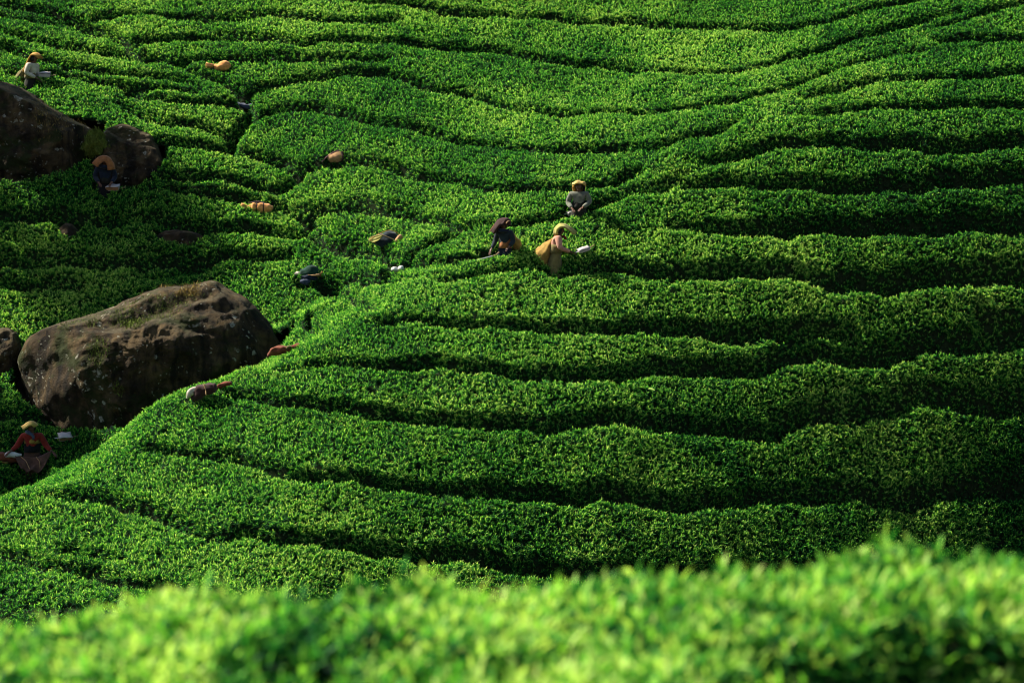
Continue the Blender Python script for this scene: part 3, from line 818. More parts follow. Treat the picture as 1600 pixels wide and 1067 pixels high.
# ------------------------------------------------------------------ boulders
def poly_radius(poly, c, n):
    """distance from c to the outline in n directions"""
    P = np.asarray(poly, float); out = []
    for k in range(n):
        a = 2 * math.pi * k / n; d = np.array([math.cos(a), math.sin(a)]); best = 0
        for i in range(len(P)):
            p, q = P[i] - c, P[(i + 1) % len(P)] - c
            e = q - p; den = d[0] * e[1] - d[1] * e[0]
            if abs(den) < 1e-9: continue
            t = (p[0] * e[1] - p[1] * e[0]) / den; u = (p[0] * d[1] - p[1] * d[0]) / den
            if t > 0 and -1e-6 <= u <= 1 + 1e-6: best = max(best, t)
        out.append(best)
    out = np.array(out)
    return (np.roll(out, 1) + 2 * out + np.roll(out, -1)) / 4

def build_rock(spec, seed):
    yy = spec['y']
    o = np.array(spec['out'], float)
    dx, dz = ray(o[:, 0], o[:, 1])
    P = np.stack([dx * yy, dz * yy], 1)
    c = P.mean(0)
    big = spec['key'] in ('mid', 'upper', 'round', 'edge')
    na, nr = (220, 56) if big else (90, 26)
    rad = poly_radius(P, c, na)
    V, F = [], []
    D = spec['depth']
    base = Vector((c[0], yy, P[:, 1].min()))
    amp = 0.15 if big else 0.05
    off = Vector((seed * 7.3, seed * 3.1, seed * 1.7))
    V.append(Vector((c[0], yy - D, c[1])))
    for side in (-1, 1):
        for j in range(1, nr + (1 if side < 0 else 0)):
            f = (j / nr) if side < 0 else 1 - j / nr
            for k in range(na):
                a = 2 * math.pi * k / na
                r = rad[k] * f
                # the lower front leans out a little, the top rolls back
                prof = max(0.0, 1 - f ** 6.0) ** 0.5
                lean = 0.30 * D * max(0, math.sin(a)) * f
                V.append(Vector((c[0] + math.cos(a) * r, yy + side * D * prof * (1 if side < 0 else .55) + lean * (1 if side < 0 else .2), c[1] + math.sin(a) * r)))
    V.append(Vector((c[0], yy + D * .55, c[1])))
    rings = nr + nr - 1
    for k in range(na): F.append((0, 1 + (k + 1) % na, 1 + k))
    for j in range(rings - 1):
        for k in range(na):
            a = 1 + j * na; b = a + na; k2 = (k + 1) % na
            F.append((a + k, a + k2, b + k2, b + k))
    last = len(V) - 1; a = 1 + (rings - 1) * na
    for k in range(na): F.append((a + k, a + (k + 1) % na, last))
    cc = Vector((c[0], yy, c[1]))
    # break the body into blunt planes
    rdp = random.Random(seed * 13 + 1); planes = []
    for _ in range(22 if big else 8):
        n_ = Vector((rdp.gauss(0, .6), -abs(rdp.gauss(0, .5)) - .55, rdp.gauss(.1, .6))).normalized()
        sup = max((v - cc).dot(n_) for v in V[::7])
        planes.append((n_, sup * rdp.uniform(.66, .90)))
    for i_, v in enumerate(V):
        for n_, d_ in planes:
            e_ = (v - cc).dot(n_) - d_
            if e_ > 0: v = Vector((v.x, v.y + min(.95 * e_ / -n_.y, .30 * max(0, yy - v.y)), v.z))
        V[i_] = v
    out = []
    for v in V:
        q = v * 0.75 + off
        d = (v - cc).normalized()
        n1 = mnoise.fractal(q, 0.9, 2.1, 6) * amp
        # facets: distance between the two nearest cell points makes blunt planes and broken edges
        dd = mnoise.voronoi(Vector((q.x * .9, q.y * .9, q.z * 1.3)))[0]
        fac = (0.5 - dd[0]) * (0.22 if big else .06)
        rg_ = 1 - abs(mnoise.noise(q * 2.3 + Vector((4, 4, 9))))
        fine = 0.09 * (rg_ ** 3) * (1 if big else .3) + 0.05 * mnoise.fractal(v * 5 + off, .8, 2, 4) + (0.055 * (mnoise.ridged_multi_fractal(v * 1.7 + off, .9, 2.1, 5, 1.0, 1.8) - 1.2) if big else 0)
        k_ = min(1.0, abs((v - cc).y) / (D * .5))
        out.append(v + Vector((d.x * .35, d.y, d.z * .35)) * (n1 + fac + fine) - base)
    ob = mesh_obj('boulder', out, F, M_ROCK)
    if ob.data.vertices[0].normal.y > 0: ob.data.flip_normals()
    ob.location = base
    tag(ob, spec['label'], 'boulder', 'boulders among the tea')
    return ob, base
ROCK_OB = {}
for k_, r_ in enumerate(ROCKS):
    ROCK_OB[r_['key']] = build_rock(r_, k_ + 3)

def blades(name, pts, parent, origin, mat, h=0.12, w=0.012, seed=1):
    rd = random.Random(seed); V, F = [], []
    for p in pts:
        a = rd.uniform(0, 6.28); t = rd.uniform(0.1, 0.7); hh = h * rd.uniform(.5, 1.3)
        s = Vector((math.cos(a), math.sin(a), 0)) * w * .5
        tip = Vector((math.cos(a + 1.57) * t * hh, math.sin(a + 1.57) * t * hh, hh))
        b = Vector(p) - origin; i = len(V)
        V += [b - s, b + s, b + tip * .55 + s * .8 + Vector((0, 0, .1 * hh)), b + tip * .55 - s * .8 + Vector((0, 0, .1 * hh)), b + tip]
        F += [(i, i + 1, i + 2, i + 3), (i + 3, i + 2, i + 4)]
    o = mesh_obj(name, V, F, mat, parent, False); o['kind'] = 'stuff'
    return o
def rock_surface_pts(ob, base, cond, n, seed):
    rd = random.Random(seed); vs = ob.data.vertices; c = []
    good = [v for v in vs if cond(v.co + base, v.normal)]
    return [Vector(rd.choice(good).co + base) + Vector((rd.gauss(0, .03), rd.gauss(0, .03), rd.gauss(0, .012))) for _ in range(n)] if good else []
def inpix(p, x0, y0, x1, y1):
    a, b = project(p.x, p.y, p.z); return x0 <= a <= x1 and y0 <= b <= y1
ob, base = ROCK_OB['mid']
blades('dry_grass_tuft', rock_surface_pts(ob, base, lambda p, n: n.z > .3 and inpix(p, 190, 430, 312, 464) and mnoise.noise(p * 2.2) > -.05, 1000, 1), ob, base, M_DRYGRASS, .085, .010, 1)
blades('moss_tuft', rock_surface_pts(ob, base, lambda p, n: n.z > .3 and inpix(p, 90, 460, 330, 515) and mnoise.noise(p * 1.3) > 0.0, 1600, 2), ob, base, M_GREENGRASS, .06, .010, 2)
blades('fern_tuft', rock_surface_pts(ob, base, lambda p, n: n.y < 0 and inpix(p, 60, 500, 240, 620) and mnoise.noise(p * 1.6 + Vector((5, 5, 5))) > .22, 1300, 4), ob, base, M_GREENGRASS, .06, .012, 4)
ob, base = ROCK_OB['upper']
blades('dry_grass_tuft', rock_surface_pts(ob, base, lambda p, n: n.z > .25 and inpix(p, 55, 140, 160, 222), 900, 5), ob, base, M_DRYGRASS, .07, .010, 5)
# moss cushion wedged between the two upper boulders
def cushion(px, v, wid, hei, key):
    ob, base = ROCK_OB[key]
    spec = [r for r in ROCKS if r['key'] == key][0]
    dx, dz = ray(px, v); y = spec['y'] - spec['depth'] * .55
    c = Vector((float(dx) * y, y, float(dz) * y))
    V, F = [], []; na, nr = 40, 18
    for j in range(nr + 1):
        th = math.pi * j / nr
        for k in range(na):
            a = 2 * math.pi * k / na
            d = Vector((math.sin(th) * math.cos(a), math.sin(th) * math.sin(a), math.cos(th)))
            q = .85 + .55 * mnoise.fractal(d * 1.7 + Vector((px * .37, v * .21, 0)), 1, 2, 5)
            V.append(c - base + Vector((d.x * wid * q, d.y * .45 * q, d.z * hei * q)))
    for j in range(nr):
        for k in range(na):
            F.append((j * na + k, (j + 1) * na + k, (j + 1) * na + (k + 1) % na, j * na + (k + 1) % na))
    cu = mesh_obj('moss_cushion', V, F, M_MOSS, ob)
    pts = [v + base for v in V if (v + base).y < y + .2]
    rd = random.Random(3)
    pts = [rd.choice(pts) + Vector((rd.gauss(0, .03), 0, rd.gauss(0, .03))) for _ in range(5000)]
    blades('moss_blade', pts, cu, base, M_GREENGRASS, .085, .014, 6)
cushion(152, 228, .36, .36, 'upper')

# ------------------------------------------------------------------ cloth shapes
def grid_faces(nu, nv, wrap_v=True):
    F = []
    for i in range(nu - 1):
        for j in range(nv if wrap_v else nv - 1):
            j2 = (j + 1) % nv
            F.append((i * nv + j, i * nv + j2, (i + 1) * nv + j2, (i + 1) * nv + j))
    return F

def loft(name, rings, mat, parent=None, nv=24, crease=0.0, seed=0, noise_amp=0.0, ncrease=7, cap=True):
    """rings: (centre, axis_u, axis_v, ru, rv); closed skin through them"""
    V = []
    for i, (c, au, av, ru, rv) in enumerate(rings):
        c = Vector(c); au = Vector(au); av = Vector(av)
        for j in range(nv):
            a = 2 * math.pi * j / nv
            k = 1 + crease * math.sin(ncrease * a + seed + 0.6 * math.sin(2 * a + i * .35)) * (0.6 + .4 * math.sin(i * .9 + seed))
            p = c + au * (ru * math.cos(a) * k) + av * (rv * math.sin(a) * k)
            if noise_amp: p += (p - c).normalized() * noise_amp * mnoise.fractal(p * 5 + Vector((seed * 3.7, seed, 1)), 1, 2, 3) if (p - c).length > 1e-6 else Vector()
            V.append(p)
    F = grid_faces(len(rings), nv)
    if cap:
        n = len(rings)
        F.append(tuple(range(nv))[::-1]); F.append(tuple((n - 1) * nv + j for j in range(nv)))
    return mesh_obj(name, V, F, mat, parent)

def spine(path, radii, flat=1.0, up=(0, 0, 1), sub=4):
    """rings along a 3-D path, radius interpolated; flat squeezes along 'up'"""
    P = catmull(np.array([(*p, r) for p, r in zip(path, radii)], float), step=1e9) if False else None
    pts = [Vector(p) for p in path]; n = len(pts)
    dense, rr = [], []
    Q = [2 * pts[0] - pts[1]] + pts + [2 * pts[-1] - pts[-2]]
    rad = [radii[0]] + list(radii) + [radii[-1]]
    for i in range(1, n):
        for s in range(sub):
            t = s / sub
            a, b, c, d = Q[i - 1], Q[i], Q[i + 1], Q[i + 2]
            dense.append(0.5 * (2 * b + (c - a) * t + (2 * a - 5 * b + 4 * c - d) * t ** 2 + (3 * b - a - 3 * c + d) * t ** 3))
            u = t * t * (3 - 2 * t); rr.append(rad[i] * (1 - u) + rad[i + 1] * u)
    dense.append(pts[-1]); rr.append(radii[-1])
    rings = []
    for i, p in enumerate(dense):
        t = (dense[min(i + 1, len(dense) - 1)] - dense[max(i - 1, 0)]).normalized()
        u = Vector(up); u = (u - t * u.dot(t))
        u = u.normalized() if u.length > 1e-4 else Vector((0, 1, 0))
        s = t.cross(u)
        rings.append((p, s, u, rr[i], rr[i] * flat))
    return rings

def drape(name, path, width, mat, parent, side=(1, 0, 0), sag=0.06, thick=0.012, folds=0.0, seed=0, nv=15):
    """a piece of cloth laid along a path; its edges hang down by sag. path points: (x, y, z, half-width factor)"""
    A = catmull(np.array([(p[0], p[1], p[2], p[3] if len(p) > 3 else 1.0) for p in path], float), 0.02)
    V = []; side = Vector(side)
    for i, (x, y, z, w) in enumerate(A):
        a = Vector(A[min(i + 1, len(A) - 1)][:3]) - Vector(A[max(i - 1, 0)][:3]); a.normalize()
        nrm = a.cross(side).normalized()
        if nrm.z < -0.2 and i < len(A) * 0.1: pass
        for j in range(nv):
            s = j / (nv - 1) * 2 - 1
            p = Vector((x, y, z)) + side * (width * .5 * w * s * (1 - .12 * s * s))
            p += NRM_SIGN(nrm) * (-sag * s * s + folds * math.sin(s * 7 + i * .05 + seed) )
            p += Vector((1, 1, 1)) * 0.012 * mnoise.noise(p * 9 + Vector((seed, seed, 0)))
            V.append(p)
    o = mesh_obj(name, V, grid_faces(len(A), nv, False), mat, parent)
    md = o.modifiers.new('thickness', 'SOLIDIFY'); md.thickness = thick; md.offset = 0
    return o
def NRM_SIGN(n): return n

# ------------------------------------------------------------------ cloth colours
C_ORANGE = cloth_mat('orange_sacking', (0.58, 0.26, 0.08))
C_TANSACK = cloth_mat('tan_sacking', (0.33, 0.19, 0.085))
C_OCHRE = cloth_mat('ochre_sacking', (0.27, 0.165, 0.036))
C_OLIVE = cloth_mat('olive_cloth', (0.14, 0.115, 0.040))
C_MUSTARD = cloth_mat('mustard_cloth', (0.34, 0.18, 0.028))
C_LIME = cloth_mat('yellow_green_cloth', (0.27, 0.25, 0.065))
C_YELLOW = cloth_mat('yellow_cloth', (0.44, 0.30, 0.085))
C_PINK = cloth_mat('pink_cotton', (0.42, 0.21, 0.145))
C_CREAM = cloth_mat('cream_cotton', (0.42, 0.38, 0.29))
C_GREY = cloth_mat('grey_green_cotton', (0.13, 0.135, 0.10))
C_DKGREY = cloth_mat('dark_apron', (0.018, 0.018, 0.013))
C_NAVY = cloth_mat('navy_cloth', (0.007, 0.012, 0.024))
C_BLACK = cloth_mat('black_cloth', (0.006, 0.006, 0.007))
C_BLUEG = cloth_mat('blue_grey_cloth', (0.045, 0.055, 0.085))
C_TEAL = cloth_mat('dark_green_cloth', (0.005, 0.034, 0.020))
C_RED = cloth_mat('red_wool', (0.17, 0.016, 0.010))
C_RUST = cloth_mat('rust_cloth', (0.13, 0.036, 0.016))
C_MAROON = cloth_mat('maroon_brown_cloth', (0.034, 0.015, 0.013))
C_BROWN = cloth_mat('brown_sacking', (0.075, 0.037, 0.024))
C_RUSTSACK = cloth_mat('orange_brown_sacking', (0.25, 0.10, 0.034))
C_WHITE = cloth_mat('white_cloth', (0.50, 0.49, 0.45), 0.1)
C_BOX = simple_mat('white_plastic', (0.40, 0.36, 0.34), 0.5, 8, 0.06, 0.05, 0.4)
C_BOXSIDE = simple_mat('tan_board', (0.25, 0.13, 0.065), 0.8, 10, 0.2, 0.1, 0.2)
C_STEEL = simple_mat('grey_steel', (0.30, 0.31, 0.32), 0.4, 20, 0.15, 0.05, 0.5)
C_WOOD = simple_mat('pale_wood', (0.24, 0.17, 0.09), 0.7, 14, 0.25, 0.1, 0.2)
C_DKTEAL = cloth_mat('check_cloth', (0.014, 0.022, 0.026))  # the cloth's own dark blue-green

def on_top(px, v, lift=0.0, back=0.0):
    """the spot of the clipped hedge top seen at a photograph pixel"""
    hx, hy = hit([px], [v], TOP)
    x, y = float(hx[0]), float(hy[0]) + back
    return Vector((x, y, float(ray(px, v)[1]) * y + lift))
def seat_z(x, y):
    q = [float(gsample(TOP, x + a, y + b)) for a in (-.15, 0, .15) for b in (-.1, 0, .1)]
    return max(q)
def ppm(y): return FPX / y          # photograph pixels per metre at distance y

# ------------------------------------------------------------------ sacks and bundles lying on the tea
def tied_sack():
    p = on_top(342, 110); s = 1 / ppm(p.y)
    r = empty('tied_sack', (p.x, p.y, p.z - .02))
    tag(r, 'orange cloth sack tied at its left end, lying on a tea hedge, upper left', 'sack')
    z = 7 * s
    loft('sack_body', spine([(-7*s, 0, z+1*s), (-4*s, 0, z+.5*s), (2*s, 0, z), (10*s, 0, z+.5*s), (16*s, .02, z+1*s), (18.5*s, .02, z+1*s)], [2.5*s, 5*s, 7.2*s, 8*s, 7.2*s, 4*s], .92), C_ORANGE, r, 28, .07, 1, .05)
    loft('sack_mouth', spine([(-20*s, 0, z+1.0*s), (-15*s, 0, z+.8*s), (-11*s, 0, z+1*s), (-7*s, 0, z+1*s)], [6.2*s, 5*s, 3.4*s, 2.3*s], .8), C_ORANGE, r, 28, .24, 2, .03, 6)
    loft('tie_cord', spine([(-8.2*s, 0, z+1*s), (-7.0*s, 0, z+1*s), (-5.8*s, 0, z+1*s)], [2.6*s, 3.1*s, 2.6*s]), C_RUST, r, 16)
tied_sack()

def blue_bundle():
    p = on_top(386, 180); s = 1 / ppm(p.y)
    r = empty('cloth_bundle', (p.x, p.y, p.z + .10))
    tag(r, 'dark blue-grey cloth bundle with a white end, lying across the gully', 'bundle')
    loft('bundle_body', spine([(-12*s, 0, 11*s), (-4*s, 0, 8*s), (6*s, 0, 6*s), (16*s, 0, 5*s), (26*s, 0, 3*s)], [3*s, 5.5*s, 6.5*s, 6*s, 2*s], .7), C_BLUEG, r, 24, .10, 4, .05)
    loft('white_end', spine([(-27*s, 0, 14*s), (-20*s, 0, 13*s), (-14*s, 0, 11.5*s), (-9*s, 0, 10*s)], [1.2*s, 3*s, 3.6*s, 3.4*s], .8), C_WHITE, r, 20, .12, 5, .03)
blue_bundle()

def rim_sack():
    p = on_top(523, 259); s = 1 / ppm(p.y)
    r = empty('harvest_sack', (p.x, p.y + .05, p.z + .06))
    tag(r, 'tan sack under a dark brown cloth rim, half sunk behind a tea hedge', 'sack')
    loft('sack_body', spine([(-9*s, 0, 4*s), (-4*s, 0, 8*s), (4*s, 0, 10*s), (11*s, 0, 10*s), (14*s, 0, 9*s)], [4*s, 8*s, 9.5*s, 9*s, 5*s], .95), C_TANSACK, r, 26, .05, 1, .04)
    drape('cover_cloth', [(-20*s, .02, 3*s, .3), (-12*s, 0, 11*s, .8), (0, .02, 19*s, 1), (10*s, .02, 20.5*s, 1), (15*s, .02, 17*s, .9), (18*s, 0, 9*s, .6)], 14*s, C_MAROON, r, (0, 1, 0), .02, .012, .008, 3)
    loft('cover_rim', spine([(11.5*s, -.14, 18*s), (13.5*s, -.16, 13*s), (12.5*s, -.16, 4*s)], [1.6*s, 2*s, 1.5*s]), C_MAROON, r, 12, .1, 2, .02)
rim_sack()

def strapped_sack():
    p = on_top(402, 331); s = 1 / ppm(p.y)
    r = empty('strapped_sack', (p.x, p.y + .1, p.z - .02))
    tag(r, 'orange sack bound with two dark straps, beside the gully left of centre', 'sack')
    loft('sack_body', spine([(-10*s, 0, 8*s), (-6*s, 0, 8*s), (4*s, 0, 7.5*s), (14*s, 0, 6.5*s), (20*s, 0, 4.5*s), (22*s, 0, 3.5*s)], [5*s, 7.5*s, 8.5*s, 8*s, 5.5*s, 3*s], .95), C_ORANGE, r, 28, .06, 2, .05)
    loft('sack_mouth', spine([(-26*s, 0, 12*s), (-21*s, 0, 10*s), (-15*s, 0, 8.5*s), (-9*s, 0, 8*s)], [3.5*s, 5.6*s, 4.8*s, 5*s], .8), C_ORANGE, r, 26, .2, 4, .04, 5)
    for x in (-2, 9):
        rg = [((x*s + .012*math.sin(a*2), 0, 7.2*s), (0, 1, 0), (0, 0, 1), 9.3*s, 8.9*s) for a in (0, 1)]
        rg[1] = ((x*s + 1.6*s, 0, 7.0*s), (0, 1, 0), (0, 0, 1), 9.3*s, 8.9*s)
        loft('strap', rg, C_MAROON, r, 28, .0, 1, 0, cap=False)
    drape('top_cloth', [(-14*s, 0, 15*s, .7), (-4*s, 0, 17*s, 1), (6*s, 0, 16.5*s, 1), (14*s, 0, 14*s, .5)], 7*s, C_MAROON, r, (0, 1, 0), .02, .01, .01, 2)
strapped_sack()

def open_bag():
    p = on_top(604, 389); s = 1 / ppm(p.y)
    r = empty('harvest_bag', (p.x, p.y + .15, p.z))
    tag(r, 'dark green open bag with tan rim cord and a stick across it, left of centre', 'bag')
    loft('bag_body', spine([(-24*s, 0, 15*s), (-19*s, 0, 14*s), (-10*s, 0, 14*s), (2*s, 0, 14*s), (14*s, 0, 15*s), (21*s, 0, 17*s)], [2.5*s, 6*s, 10.5*s, 13*s, 11*s, 5*s], 1.0), C_DKTEAL, r, 30, .06, 3, .05)
    drape('flap', [(-28*s, -.03, 15*s, .35), (-21*s, -.11, 15*s, .9), (-12*s, -.19, 18*s, .8), (-5*s, -.22, 22*s, .3)], 12*s, C_LIME, r, (0, .35, 1), .01, .01, .01, 1)
    rim = [(-26,13),(-18,20),(-6,26),(6,29),(17,25),(24,15),(18,7),(6,1),(-6,5),(-18,9),(-26,13)]
    loft('rim_cord', spine([(a*s, -.10, b*s) for a, b in rim], [.010]*len(rim), 1, (0, 1, 0), 3), C_OCHRE, r, 8)
    loft('stick', spine([(-9*s, -.25, 23*s), (4*s, -.26, 18*s), (15*s, -.22, 13*s)], [.012, .016, .014]), C_WOOD, r, 10)
    loft('knot', spine([(13*s, -.2, 11*s), (17*s, -.2, 13*s), (21*s, -.17, 19*s), (22*s, -.15, 22*s)], [2*s, 4*s, 4*s, 2*s]), C_TANSACK, r, 16, .1, 2, .02)
open_bag()

def green_bundle():
    p = on_top(484, 438); s = 1 / ppm(p.y)
    r = empty('cloth_bundle', (p.x, p.y + .1, p.z))
    tag(r, 'dark green cloth bundle with orange and tan ends, above the biggest boulder', 'bundle')
    loft('bundle_body', spine([(-16*s, 0, 9*s), (-10*s, 0, 11*s), (0, 0, 13*s), (9*s, 0, 12*s), (15*s, 0, 9*s)], [3*s, 8*s, 11*s, 9*s, 3*s], .95), C_TEAL, r, 26, .07, 3, .05)
    loft('dark_fold', spine([(-15*s, -.10, 5*s), (-4*s, -.14, 4*s), (6*s, -.13, 3*s), (12*s, -.1, 2*s)], [2.5*s, 4*s, 4*s, 2*s], .9), C_NAVY, r, 18, .08, 1, .04)
    loft('pale_end', spine([(-24*s, -.02, 10*s), (-20*s, -.03, 10.5*s), (-14*s, -.03, 10*s)], [1.6*s, 2.6*s, 3*s], .9), C_CREAM, r, 16, .15, 3, .03)
    loft('tan_fold', spine([(-2*s, -.19, 9*s), (6*s, -.20, 8*s), (15*s, -.15, 8.5*s)], [1.4*s, 2.2*s, 2*s], .7), C_TANSACK, r, 16, .15, 2, .03)
    loft('orange_end', spine([(11*s, -.04, 4*s), (16*s, -.05, 8*s), (20*s, -.03, 13*s)], [3*s, 4.6*s, 2*s], .9), C_RUSTSACK, r, 18, .12, 5, .04)
green_bundle()

def small_cloth(px, v, w, h, mat, name, label, cat, seed):
    p = on_top(px, v); s = 1 / ppm(p.y)
    o = loft(name, spine([(-w*.5*s, 0, h*.5*s), (-w*.25*s, 0, h*.75*s), (w*.05*s, .02, h*.55*s), (w*.3*s, 0, h*.8*s), (w*.5*s, 0, h*.6*s)], [h*.2*s, h*.5*s, h*.4*s, h*.55*s, h*.2*s], .8), mat, None, 20, .22, seed, .06, 5)
    o.location = (p.x, p.y, p.z - .01)
    tag(o, label, cat)
small_cloth(621, 427, 19, 10, C_WHITE, 'white_cloth', 'crumpled white cloth on a tea hedge in the middle, right of the green bundle', 'cloth', 2)
small_cloth(477, 446, 15, 9, C_BLUEG, 'grey_cloth', 'small pale grey cloth in the leaves just below the dark green bundle', 'cloth', 5)

def rust_bundle():
    p = on_top(444, 556, .03); s = 1 / ppm(p.y)
    r = empty('cloth_bundle', (p.x, p.y, p.z))
    tag(r, 'red-brown cloth bundle lying behind the ridge at the right foot of the biggest boulder', 'bundle')
    loft('bundle_body', spine([(-25*s, 0, -3*s), (-18*s, 0, 4*s), (-8*s, 0, 8*s), (3*s, 0, 8*s), (10*s, 0, 9*s)], [3*s, 6*s, 7.5*s, 6*s, 3*s], .9), C_RUST, r, 26, .12, 3, .06)
    loft('bundle_end', spine([(9*s, 0, 11*s), (15*s, 0, 12*s), (22*s, 0, 13*s), (27*s, 0, 13*s)], [3*s, 5*s, 4.5*s, 2*s], .8), C_RUST, r, 22, .16, 6, .05)
    loft('pale_fold', spine([(4*s, -.08, 10*s), (8*s, -.1, 13*s), (12*s, -.08, 13*s)], [2*s, 3*s, 2*s], .8), C_OLIVE, r, 14, .1, 3, .03)
rust_bundle()

def dark_sack():
    p = on_top(318, 626, .03); s = 1 / ppm(p.y)
    r = empty('harvest_sack', (p.x, p.y, p.z))
    tag(r, 'dark brown sack with a cream end, leaning below the biggest boulder on the ridge', 'sack')
    loft('sack_body', spine([(-18*s, 0, 0), (-10*s, 0, 7*s), (-2*s, 0, 14*s), (8*s, 0, 17*s), (17*s, 0, 18*s), (21*s, 0, 18*s)], [6*s, 9.5*s, 11*s, 10.5*s, 8*s, 4*s], .9), C_MAROON, r, 26, .08, 2, .05)
    loft('cream_end', spine([(-26*s, -.05, 2*s), (-22*s, -.05, 8*s), (-14*s, -.05, 14*s), (-9*s, -.04, 19*s)], [3*s, 6.5*s, 6*s, 2*s], .8), C_CREAM, r, 20, .1, 1, .04)
    loft('strap', spine([(3*s, -.17, 25*s), (5*s, -.21, 18*s), (6*s, -.2, 8*s)], [1.6*s]*3, .4), C_TANSACK, r, 8)
    p2 = on_top(350, 609, .03); s2 = 1 / ppm(p2.y)
    o = loft('folded_cloth', spine([(-13*s2, 0, -1*s2), (-7*s2, 0, 4*s2), (2*s2, 0, 7*s2), (12*s2, 0, 9*s2)], [2*s2, 4.5*s2, 4.5*s2, 2*s2], .8), C_RUST, None, 22, .16, 3, .05)
    o.location = (p2.x, p2.y, p2.z)
    tag(o, 'red-brown folded cloth on the ridge just right of the dark brown sack', 'cloth')
dark_sack()

# ------------------------------------------------------------------ plucking shears with their white collecting boxes
def shear_box(px, v, w, d, h, rz, tilt, label, kind='flat', lift=0.0, back=0.1, blade=True):
    p = on_top(px, v - 1, lift + .02); s = 1 / ppm(p.y)
    r = empty('shear_box', (p.x, p.y, p.z), R(rz)); r.rotation_euler = (R(tilt[0]), R(tilt[1]), R(rz))
    tag(r, label, 'shear box', 'white collecting boxes of the plucking shears')
    W, D_, H = w * s * .5, d * s * .5, h * s
    # an open tray with slightly flared walls, wider at the back
    def wall(name, a, b, mat, t=.012):
        a = Vector(a); b = Vector(b); e = (b - a).normalized(); n = Vector((0, 0, 1)).cross(e) * t
        V = []
        for z, k in ((0, 0.0), (H, .02)):
            for q in (a, b):
                o = Vector((q.x, q.y, 0)).normalized() * k
                V += [q + o + Vector((0, 0, z)) - n * .5, q + o + Vector((0, 0, z)) + n * .5]
        F = [(0, 1, 3, 2), (4, 6, 7, 5), (0, 2, 6, 4), (1, 5, 7, 3), (0, 4, 5, 1), (2, 3, 7, 6)]
        return mesh_obj(name, V, F, mat, r, False)
    c = [(-W, -D_, 0), (W, -D_, 0), (W * .92, D_, 0), (-W * .92, D_, 0)]
    wall('front_wall', c[0], c[1], C_BOXSIDE if kind == 'board' else C_BOX)
    for i, j in ((1, 2), (3, 0)): wall('side_wall', c[i], c[j], C_BOX)
    wall('back_wall', c[2], c[3], C_BOX)
    V = [Vector(q) for q in c] + [Vector(q) - Vector((0, 0, .012)) for q in c]
    mesh_obj('floor_panel', V, [(0, 1, 2, 3), (7, 6, 5, 4), (0, 4, 5, 1), (1, 5, 6, 2), (2, 6, 7, 3), (3, 7, 4, 0)], C_BOX, r, False)
    if kind != 'open':                              # the lid of folded white sheet
        n = 7; V = []
        for i in range(n):
            for j in range(n):
                u, q = i / (n - 1) * 2 - 1, j / (n - 1) * 2 - 1
                V.append(Vector((u * (W + .015), q * (D_ + .015), H + .012 + .03 * (1 - u * u) * (1 - q * q) + .008 * math.sin(u * 5 + q * 3))))
        o = mesh_obj('lid_sheet', V, grid_faces(n, n, False), C_BOX, r)
        md = o.modifiers.new('t', 'SOLIDIFY'); md.thickness = .008
    if blade:
        loft('blade', [((-W - .10, 0, .02), (0, 1, 0), (0, 0, 1), .004, .003), ((-W - .05, 0, .02), (0, 1, 0), (0, 0, 1), .022, .003), ((W, 0, .015), (0, 1, 0), (0, 0, 1), .026, .004)], C_STEEL, r, 8)
    loft('handle', spine([(W, 0, .02), (W + .08, .01, .03), (W + .17, .015, .05)], [.010, .013, .015]), C_WOOD, r, 10)
    return r
shear_box(70, 122, 16, 8, 5, 6, (14, 0), 'pinkish white shear box beside the woman in mustard headcloth, upper left', back=.15)
shear_box(177, 298, 19, 10, 5, -8, (22, 0), 'white-topped shear box on the hedge before the worker at the upper boulders', 'board', back=.12)
shear_box(893, 337, 15, 10, 3, 25, (14, -6), 'pale shear box under the hands of the woman in grey', back=.12)
shear_box(912, 396, 18, 8, 3, 22, (18, -16), 'white shear box held out in front of the woman in pink', lift=.03, back=.15)
shear_box(101, 687, 19, 14, 5, 24, (26, 0), 'white shear box on the hedge right of the woman in red', 'board', back=.25)

# ------------------------------------------------------------------ people
def skin_mesh(name, joints, edges, mat, parent, root, sub=2):
    """joints: name -> (x, y, z, rx, ry)"""
    keys = list(joints); ix = {k: i for i, k in enumerate(keys)}
    me = bpy.data.meshes.new(name)
    me.from_pydata([joints[k][:3] for k in keys], [(ix[a], ix[b]) for a, b in edges], [])
    o = bpy.data.objects.new(name, me); COL.objects.link(o); o.parent = parent
    md = o.modifiers.new('skin', 'SKIN'); md.use_smooth_shade = True; md.branch_smoothing = 0.3
    if not me.skin_vertices: me.skin_vertices.new()
    sv = me.skin_vertices[0].data
    for k in keys:
        j = joints[k]; sv[ix[k]].radius = (j[3], j[4] if len(j) > 4 else j[3]); sv[ix[k]].use_root = (k == root)
    sd = o.modifiers.new('sub', 'SUBSURF'); sd.levels = sub; sd.render_levels = sub
    me.materials.append(mat)
    return o

def lerp(a, b, t): return tuple(a[i] + (b[i] - a[i]) * t for i in range(3))

